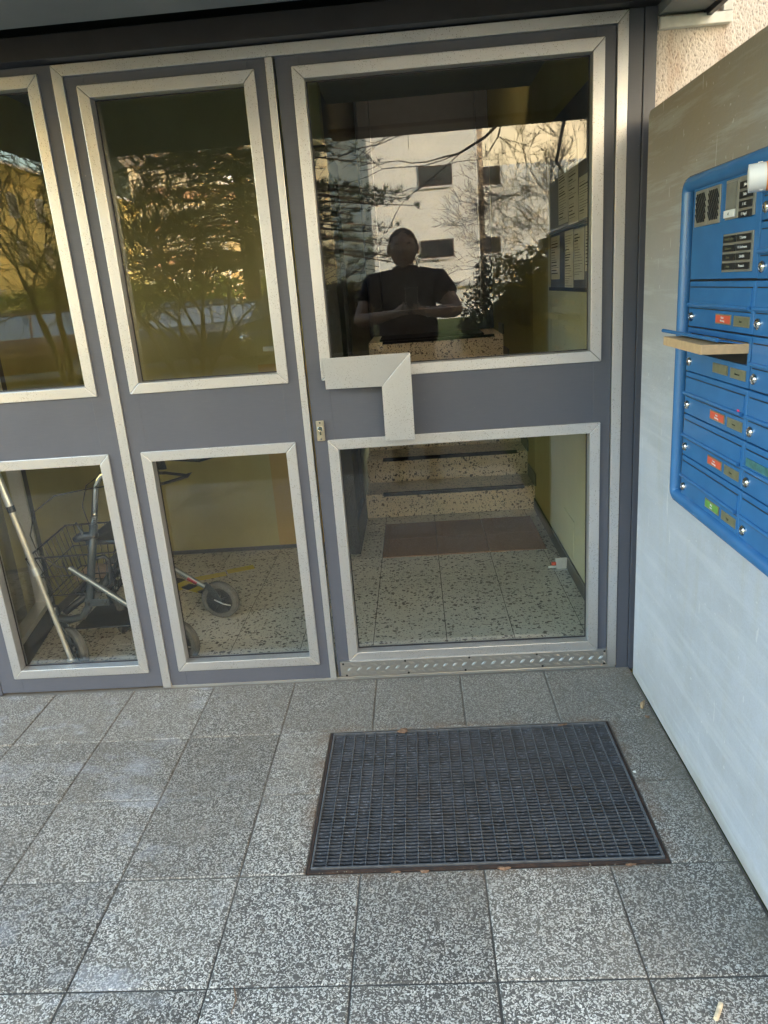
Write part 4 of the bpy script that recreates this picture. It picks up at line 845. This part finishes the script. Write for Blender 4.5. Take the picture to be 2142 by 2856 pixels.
bare_tree('magnolia_tree', (-2.9, -7.6, -.05), [((-.5,.1,1),1.2,.042),((.15,.1,1),1.3,.045),((-.2,-.2,1),1.2,.038),((.5,-.1,.8),1.2,.036)], 'bare many stemmed magnolia before the parked cars, reflected in the left panes', 12, 5, up=.03, spread=.75, bend=.4, rmin=.0055)
bare_tree('bare_tree', (5.3, -13.6, -.05), [((-.35,.0,1),2.0,.07),((-.62,.1,.8),1.9,.05),((.1,-.1,1),2.0,.06),((-.15,.2,1.0),2.2,.055)], 'bare spreading tree behind the hedge, reflected in the right of the door glass', 5, 6, up=.05, spread=.66, bend=.42, twig_depth=3, rmin=.0042)
rg_ = random.Random(27); tb_, tw_ = MB(), MB(); tb_.tube([(3.3,-6.1,-.05),(3.2,-6.05,1.4),(3.0,-6.0,2.8),(2.7,-5.9,3.6)], [.13,.11,.09,.06], 8, cap=False)
for (p_, d_v, ln_, r_) in (((2.95,-6.0,2.95),(-1,.10,.12),1.5,.042),((2.8,-5.95,3.3),(-1,-.15,.02),1.5,.036),((2.7,-5.9,3.6),(-1,.3,-.05),1.6,.034),((2.7,-5.9,3.6),(-.6,-.3,.5),1.2,.03),((3.0,-6.0,2.7),(-1,-.2,.22),1.1,.03)):
    grow(tb_, tw_, Vector(p_), Vector(d_v), ln_, r_, 3, rg_, .5, .6, .03, 2, .0042)
ot = T('bare_tree', (3.3, -6.1, 0), 'bare tree whose overhanging twigs show along the top of the door glass reflection', 'tree'); ot.p('trunk', tb_, M['bark'], smooth='all'); ot.p('twigs', tw_, M['bark'])
bare_tree('bare_tree', (-5.6, -9.5, -.05), [((.2,.0,1),1.7,.06),((-.3,.2,1),1.6,.05),((.6,.1,.9),1.5,.05)], 'bare tree with dark twigs before the yellow building, reflected in the far left pane', 33, 5, up=.05, spread=.7, bend=.4, rmin=.006)

def tuft(mb, c, d, r, rg, n=9):
    for k in range(n):
        v = (Vector((rg.uniform(-1,1), rg.uniform(-1,1), rg.uniform(-.6,1))) + d*.8).normalized(); s_ = v.cross(Vector((rg.uniform(-1,1), rg.uniform(-1,1), rg.uniform(-1,1)))).normalized()*r*.055
        e = c + v*r*rg.uniform(.7,1.2); mb.add([c - s_, c + s_, e], [(0,1,2)])
def pine(name, base, H_, label, seed, z0=2.15, spreadr=4.5, ntier=28):
    rg = random.Random(seed); tr, cr2 = MB(), MB(); B_ = Vector(base)
    tr.tube([B_, B_+Vector((.02,0,H_*.3)), B_+Vector((.08,.05,H_*.65)), B_+Vector((.05,0,H_))], [.24,.19,.12,.03], 10, cap=False)
    for k in range(ntier):
        z = z0 + (H_-z0)*k/ntier; Rr = spreadr*(1-.62*k/ntier)
        for j in range(9):
            a = rg.uniform(0, 2*PI); d = Vector((math.cos(a), math.sin(a), rg.uniform(-.03,.10))); L_ = Rr*rg.uniform(.6,1.1); p0 = B_+Vector((0,0,z+rg.uniform(-.09,.09))); pts = [p0 + d*L_*t + Vector((0,0,-.10*L_*t*t+.08*math.sin(t*5))) for t in (0,.25,.5,.75,1)]
            tr.tube(pts, [.045,.035,.026,.018,.008], 5, cap=False)
            for t in range(36):
                f = rg.uniform(.18, 1.02); i = min(3, int(f*4)); c = pts[i].lerp(pts[i+1], f*4-i if f < 1 else 1); side = Vector((-d.y, d.x, 0))*rg.uniform(-1,1)*L_*.24*(1.15-f*.5); c = c + side + Vector((0,0,rg.uniform(-.05,.10)))
                tuft(cr2, c, Vector((0,0,.6)) + side*.5, rg.uniform(.12,.21), rg, 13)
    t = T(name, base, label, 'tree'); t.p('trunk', tr, M['bark2'], smooth='all'); t.p('crown', cr2, M['needle'])
pine('pine_tree', (-4.05, -17.6, -.05), 11.0, 'large dark pine with spreading needle branches, reflected in the middle pane', 3)
def bush(name, c, sx, sy, sz, label, cat, mat, n, seed, power=2.6, leaf=.05):
    rg = random.Random(seed); mb = MB(); core = MB(); C_ = Vector(c)
    for k in range(n):
        th = rg.uniform(0, 2*PI); ph = math.acos(rg.uniform(-.2, 1)); v = Vector((math.sin(ph)*math.cos(th), math.sin(ph)*math.sin(th), math.cos(ph)))
        q = (abs(v.x)**power + abs(v.y)**power + abs(v.z)**power)**(-1/power); nn = 1 + .16*noise.noise(v*3 + Vector((seed,0,0))) + .07*noise.noise(v*9); v2 = Vector((v.x*sx, v.y*sy, v.z*sz))*q*nn*rg.uniform(.86,1.03); p = C_ + v2
        a = Vector((rg.uniform(-1,1), rg.uniform(-1,1), rg.uniform(-1,1))).normalized(); b2 = a.cross(Vector((rg.uniform(-1,1), rg.uniform(-1,1), rg.uniform(-1,1)))).normalized(); s_ = leaf*rg.uniform(.6,1.3)
        mb.add([p-a*s_, p+b2*s_*.5, p+a*s_, p-b2*s_*.5], [(0,1,2,3)])
    core.sphere(C_ - Vector((0,0,sz*.05)), sx*.97, sy*.95, sz*.93, 18, 12)
    t = T(name, (c[0], c[1], 0), label, cat); t.p('foliage', mb, mat); t.p('inner_branches', core, M['needle'])
bush('hedge', (2.15, -8.6, 0), 1.30, .9, 1.62, 'clipped dense hedge right of the forecourt, reflected in the door glass', 'hedge', M['leaf'], 14000, 7, 3.2, .035)
bush('shrub', (X(-1.38, 5.2)-.10, -5.2, .2), .34, .34, 1.16, 'narrow dark rounded conifer shrub left of the person in the reflection', 'shrub', M['leaf2'], 5000, 9, 2.4, .028)
bush('hedge', (-9.0, -20.5, 0), 6.5, 1.0, 2.0, 'light green hedge behind the parked cars under the pine', 'hedge', M['leaf3'], 11000, 13, 3.4, .10)
bush('shrub', (-2.35, -19.0, 0), 1.9, 1.0, 1.5, 'dark green shrub beside the pine trunk behind the black car', 'shrub', M['leaf'], 7000, 14, 2.6, .07)
bush('shrub', (-5.2, -5.0, 0), .9, .8, 1.15, 'feathery dark conifer shrub low in the far left pane reflection', 'shrub', M['needle'], 6000, 15, 2.2, .05)

# ---- cars
def car(loc, rz, paint, label, L_=4.4, W=1.76, H_=1.43, van=False, plate_=None):
    e = thing('parked_car', loc, label, 'car', rz=rz)       # front looks to local +y
    hw = W/2; hood = .80 if not van else .95
    # lower body profile (y,z), widths
    st_ = [(-L_/2, .55, .90), (-L_/2+.12, .30, .96), (-L_/2+.45, .24, 1.), (L_/2-.75, .24, 1.), (L_/2-.18, .28, .95), (L_/2, .42, .82)]
    tops = [.88, .98, .97, .93, hood-.02, .66]
    vs = []
    for (y, zb2, wf_), zt2 in zip(st_, tops):
        w2 = hw*wf_; vs += [(-w2*.93, y, zb2), (-w2, y, (zb2+zt2)/2), (-w2*.90, y, zt2), (w2*.90, y, zt2), (w2, y, (zb2+zt2)/2), (w2*.93, y, zb2)]
    fs = [tuple(range(6))[::-1], tuple(range(30, 36))] + [(i*6+k, i*6+(k+1) % 6, (i+1)*6+(k+1) % 6, (i+1)*6+k) for i in range(5) for k in range(6)]
    b2 = obj('body', MB().add(vs, fs), paint, e, bevel=.05, smooth='all')
    y0, y1 = (-L_/2+.10, L_/2-1.05); y2, y3 = (-L_/2+.45 if van else -L_/2+.75), L_/2-1.75
    g_ = MB(); a, c = hw*.88, hw*.70
    g_.add([(-a,y0+.1,.94),(a,y0+.1,.94),(a,y1,.92),(-a,y1,.92),(-c,y2,H_-.03),(c,y2,H_-.03),(c,y3,H_-.03),(-c,y3,H_-.03)], [(0,1,5,4),(1,2,6,5),(2,3,7,6),(3,0,4,7),(4,5,6,7)])
    obj('windows', g_, M['carglass'], e, bevel=.03)
    obj('roof', MB().prism([(-c-.01,y2-.03,H_-.04),(c+.01,y2-.03,H_-.04),(c+.01,y3+.03,H_-.04),(-c-.01,y3+.03,H_-.04)], (0,0,.045)), paint, e, bevel=.02)
    for s_ in (-1, 1):
        for (p0, p1) in (((s_*a, y1, .92), (s_*c, y3+.03, H_-.02)), ((s_*a, y0+.1, .94), (s_*c, y2-.03, H_-.02)), ((s_*(a+.005), (y0+y1)/2, .93), (s_*(c+.01), (y2+y3)/2, H_-.02))): obj('pillar', MB().tube([p0, p1], .03, 5), paint, e)
        for y in (-L_/2+.82, L_/2-.85):
            w3 = obj('wheel', MB().lathe((s_*(hw-.10), y, .31), (1,0,0), [(-.10,.20),(-.10,.29),(-.07,.315),(.07,.315),(.10,.29),(.10,.20)], 22), M['rim'], e, smooth=True); obj('rim', MB().lathe((s_*(hw-.02), y, .31), (s_,0,0), [(-.03,.21),(.0,.20),(-.02,.07),(.01,.06),(.01,.001)], 10), M['car_silver'], w3)
        obj('headlight', MB().sphere((s_*hw*.66, L_/2-.10, .62), .20, .10, .085, 12, 8), M['chrome'], e, smooth=True)
        obj('tail_light', MB().box(s_*hw*.60, s_*hw*.86, -L_/2-.01, -L_/2+.06, .68, .88), M['redlab'], e, bevel=.01)
        obj('mirror', MB().sphere((s_*(hw+.06), y1-.30, .98), .09, .06, .07, 10, 6), paint, e, smooth=True)
    gr = obj('grille', MB().box(-.33, .33, L_/2-.02, L_/2+.025, .50, .68), M['rim'], e, bevel=.01)
    for k in range(4): obj('grille_bar', MB().box(-.31, .31, L_/2+.026, L_/2+.036, .525+k*.04, .54+k*.04), M['chrome'], gr)
    obj('bumper', MB().box(-hw*.86, hw*.86, L_/2-.12, L_/2+.03, .26, .44), paint, e, bevel=.03)
    np2 = obj('number_plate', MB().box(-.26, .26, L_/2+.031, L_/2+.038, .335, .43), M['white'], e)
    return e
car((-2.52, -14.75, -.04), R(4), M['car_black'], 'black saloon car with chrome grille facing the entrance, right edge of the middle pane reflection')
car((-4.9, -13.9, -.04), R(62), M['car_blue'], 'dark blue estate car parked side on, reflected low in the middle pane', L_=4.4, W=1.75, H_=1.33)
car((-8.2, -13.0, -.04), R(75), M['car_brown'], 'dark red car under the branches, reflected in the far left pane', L_=4.3)
car((-6.1, -18.2, -.04), R(85), M['car_silver'], 'silver car parked behind the magnolia, partly hidden by the dark estate car', L_=4.2)
tag(obj('manhole_cover', MB().lathe((-2.80, -11.35, -.034), (0,0,1), [(0,.33),(.012,.32),(.012,.28),(.006,.27),(.006,.001)], 24), M['rust']), 'dark round manhole cover in the road before the black saloon', 'manhole cover')

# ================================================================== THE PERSON with the phone (reflected)
def skin_mesh(verts, edges, subs=2, root=0):
    me = bpy.data.meshes.new('tmp'); me.from_pydata([v[:3] for v in verts], edges, []); o = bpy.data.objects.new('tmp', me); COL.objects.link(o)
    md = o.modifiers.new('skin', 'SKIN'); md.use_smooth_shade = True
    sv = me.skin_vertices[0].data if me.skin_vertices else None
    if sv is None: 
        bm = bmesh.new(); bm.from_mesh(me); bm.verts.layers.skin.verify(); bm.to_mesh(me); bm.free(); sv = me.skin_vertices[0].data
    for i, v in enumerate(verts):
        r = v[3]; sv[i].radius = (r, v[4] if len(v) > 4 else r); sv[i].use_root = (i == root)
    ss = o.modifiers.new('sub', 'SUBSURF'); ss.levels = subs; ss.render_levels = subs
    dg = bpy.context.evaluated_depsgraph_get(); res = bpy.data.meshes.new_from_object(o.evaluated_get(dg)); COL.objects.unlink(o); bpy.data.objects.remove(o)
    for p in res.polygons: p.use_smooth = True
    return res
def join(meshes, name):
    bm = bmesh.new()
    for me in meshes: bm.from_mesh(me)
    out_ = bpy.data.meshes.new(name); bm.to_mesh(out_); bm.free()
    for p in out_.polygons: p.use_smooth = True
    out_.materials.clear()
    return out_
pe = T('person', (.09, -2.80, 0), 'man in dark polo shirt photographing with a phone, reflected in the door glass', 'person')
PX, PY = .088, -2.78
V = []; E_ = []
def vv(*a): V.append(a); return len(V)-1
pel = vv(PX, PY, .88, .165); s1_ = vv(PX, PY, 1.05, .185); s2_ = vv(PX, PY, 1.24, .175); s3_ = vv(PX, PY-.01, 1.37, .12); nk = vv(PX, PY, 1.44, .072); nk2 = vv(PX-.003, PY+.03, 1.50, .072)
E_ += [(pel,s1_),(s1_,s2_),(s2_,s3_),(s3_,nk),(nk,nk2)]
def arm(sgn, sh, el, wr, hand):
    a = vv(*sh, .082); b_ = vv(*[(sh[i]+el[i])/2 for i in range(3)], .068); c = vv(*el, .058); d = vv(*[(el[i]*.55+wr[i]*.45) for i in range(3)], .050); e = vv(*wr, .028); h = vv(*hand, .036, .020)
    E_.extend([(s3_,a),(a,b_),(b_,c),(c,d),(d,e),(e,h)]); return h
hl = arm(-1, (-.12, -2.76, 1.365), (-.240, -2.62, 1.145), (-.005, -2.475, 1.185), (.052, -2.435, 1.205))
hr = arm(1, (.295, -2.76, 1.365), (.420, -2.62, 1.175), (.195, -2.475, 1.185), (.165, -2.435, 1.20))
for sgn, hnd in ((-1, hl), (1, hr)):      # fingers close round the phone back
    x0 = V[hnd][0]
    for k in range(4):
        z = 1.178 + k*.017; a = vv(x0 - sgn*.012, -2.412, z+.006, .0088); ln = (.028,.033,.031,.024)[k]; b_ = vv(x0 - sgn*(.012+ln), -2.372, z+.008, .0078); E_ += [(hnd, a), (a, b_)]
    t1 = vv(x0 - sgn*.008, -2.435, 1.240, .010); t2 = vv(x0 - sgn*.020, -2.415, 1.258, .0085); E_ += [(hnd, t1), (t1, t2)]
for sgn in (-1, 1):
    a = vv(PX+sgn*.095, PY, .80, .095); b_ = vv(PX+sgn*.115, PY+.01, .48, .064); c = vv(PX+sgn*.12, PY-.01, .10, .042); d = vv(PX+sgn*.125, PY+.03, .045, .038); f = vv(PX+sgn*.14, PY+.14, .032, .032); E_ += [(pel,a),(a,b_),(b_,c),(c,d),(d,f)]
body = skin_mesh(V, E_, 1, pel)
# head
hc = Vector((PX-.006, PY+.045, 1.588)); hm = MB(); n, m_ = 28, 22; vs = []
for j in range(m_+1):
    ph = PI*j/m_
    for k in range(n):
        th = 2*PI*k/n; x = math.sin(ph)*math.cos(th); y = math.sin(ph)*math.sin(th); z = math.cos(ph)
        sx_, sy_, sz_ = .092, .102, .132
        if z < 0: sx_ *= 1 - .20*(-z)**1.4; sy_ *= 1 - .10*(-z)
        px_, py_, pz_ = x*sx_, y*sy_, z*sz_
        if y > 0:
            fx = px_/.083; fz = pz_/.128
            py_ += .030*math.exp(-(fx/.16)**2)*math.exp(-((fz+.12)/.17)**2)          # nose
            py_ -= .012*(math.exp(-((abs(fx)-.40)/.18)**2)*math.exp(-((fz-.10)/.12)**2))  # eye sockets
            py_ += .007*math.exp(-((fz-.27)/.09)**2)*math.exp(-(fx/.6)**2)             # brow
            py_ += .008*math.exp(-(fx/.30)**2)*math.exp(-((fz+.50)/.06)**2) - .006*math.exp(-(fx/.35)**2)*math.exp(-((fz+.57)/.025)**2)   # lips
            py_ += .010*math.exp(-(fx/.30)**2)*math.exp(-((fz+.82)/.12)**2)            # chin
        vs.append(tuple(hc + Vector((px_, py_, pz_))))
hm.add(vs, [(j*n+k, (j+1)*n+k, (j+1)*n+(k+1) % n, j*n+(k+1) % n) for j in range(m_) for k in range(n)])
for s_ in (-1, 1): hm.sphere(hc + Vector((s_*.096, -.004, .0)), .014, .022, .034, 10, 8)
bmesh_head = hm.mesh('head')
bd = link('body', join([body, bmesh_head], 'body'), M['skin']); relparent(bd, pe.e)
hs = MB(); vs = []; rg = random.Random(2)
for j in range(13):
    ph = PI*.53*j/12
    for k in range(30):
        th = 2*PI*k/30; front = max(0, math.sin(th)); lim = 1 - .56*front + .05*math.sin(th*7); p2 = ph*lim; x, y, z = math.sin(p2)*math.cos(th), math.sin(p2)*math.sin(th), math.cos(p2); rr = 1.06 + .07*noise.noise(Vector((x*9, y*9, z*9))) - .035*max(0, z)**4 + .05*(1-abs(z))
        vs.append(tuple(hc + Vector((x*.092*rr, y*.099*rr - .004, z*.126*rr+.004))))
hs.add(vs, [(j*30+k, (j+1)*30+k, (j+1)*30+(k+1) % 30, j*30+(k+1) % 30) for j in range(12) for k in range(30)])
pe.p('hair', hs, M['hair'], smooth='all')
pe.p('eye', MB().sphere(hc+Vector((-.033,.082,.013)), .012, .010, .007, 10, 6), M['kerbm'], smooth='all'); pe.p('eye', MB().sphere(hc+Vector((.033,.082,.013)), .012, .010, .007, 10, 6), M['kerbm'], smooth='all')
pe.p('eyebrow', MB().box(hc.x-.052, hc.x-.016, hc.y+.088, hc.y+.096, hc.z+.030, hc.z+.037), M['hair'], bevel=.002); pe.p('eyebrow', MB().box(hc.x+.016, hc.x+.052, hc.y+.088, hc.y+.096, hc.z+.030, hc.z+.037), M['hair'], bevel=.002)
pe.p('mouth', MB().sphere(hc+Vector((0,.094,-.068)), .024, .008, .006, 12, 6), plain('lips', (.22,.09,.075), .5), smooth='all')
for s_ in (-1, 1): pe.p('sideburn', MB().box(hc.x+s_*.080-.006, hc.x+s_*.080+.006, hc.y+.015, hc.y+.04, hc.z-.02, hc.z+.05), M['hair'], bevel=.004)
# shirt
V = []; E_ = []
pel = vv(PX, PY, .90, .215, .185); a1 = vv(PX, PY+.01, 1.05, .225, .205); a2 = vv(PX, PY, 1.25, .215, .185); a3 = vv(PX, PY-.01, 1.385, .165, .125); a4 = vv(PX, PY+.005, 1.455, .090); E_ += [(pel,a1),(a1,a2),(a2,a3),(a3,a4)]
for sh, el in (((-.12, -2.76, 1.365), (-.240, -2.62, 1.145)), ((.295, -2.76, 1.365), (.420, -2.62, 1.175))):
    a = vv(*sh, .108); mid = [sh[i]*.38+el[i]*.62 for i in range(3)]; b_ = vv(*[sh[i]*.7+el[i]*.3 for i in range(3)], .098); c = vv(*mid, .088); E_ += [(a3,a),(a,b_),(b_,c)]
shm = skin_mesh(V, E_, 2, pel); shm.materials.clear(); shm.materials.append(M['shirt']); sho = link('polo_shirt', shm); relparent(sho, pe.e)
obj('collar', MB().torus((PX, PY+.012, 1.462), (0,-.25,1), .078, .013, 24, 8), M['shirt'], sho, smooth='all'); obj('collar_stripe', MB().torus((PX, PY+.014, 1.472), (0,-.25,1), .083, .003, 24, 6), M['whitei'], sho)
V = []; E_ = []; pel = vv(PX, PY, .90, .17, .15); 
for sgn in (-1, 1): a = vv(PX+sgn*.095, PY, .78, .105); b_ = vv(PX+sgn*.115, PY+.01, .48, .080); c = vv(PX+sgn*.12, PY-.01, .09, .062); E_ += [(pel,a),(a,b_),(b_,c)]
trm = skin_mesh(V, E_, 2, 0); trm.materials.clear(); trm.materials.append(M['trous']); tro = link('trousers', trm); relparent(tro, pe.e)
for sgn in (-1, 1): pe.p('shoe', MB().sphere((PX+sgn*.13, PY+.07, .035), .05, .14, .042, 16, 8), M['shoe'], smooth='all')
pe.p('watch', MB().tube([(.214,-2.50,1.184),(.226,-2.508,1.184)], .034, 16), M['alu3'], smooth=True)
# phone, just behind the camera position and below it
ph = T('phone', (.12, -2.40, 1.21), 'dark smartphone held upright in both hands by the man', 'phone')
n0 = Vector((0, 1, -.12)).normalized(); u0 = Vector((1,0,0)); v0 = u0.cross(n0)*-1
if v0.z < 0: v0 = -v0
ph.p('case', MB().obox((.120, -2.400, 1.270), u0, n0, v0, .038, .0045, .074), plain('phone_glass_back', (.10,.11,.125), .25, .3), bevel=.004)
ph.p('rim', MB().obox((.120, -2.400, 1.270), u0, n0, v0, .0400, .0030, .0760), M['chrome'], bevel=.002)
ph.p('camera_lens', MB().lathe((.138, -2.3955, 1.327), n0, [(0,.007),(.002,.007),(.002,.004),(.001,.001)], 16), M['pane'])
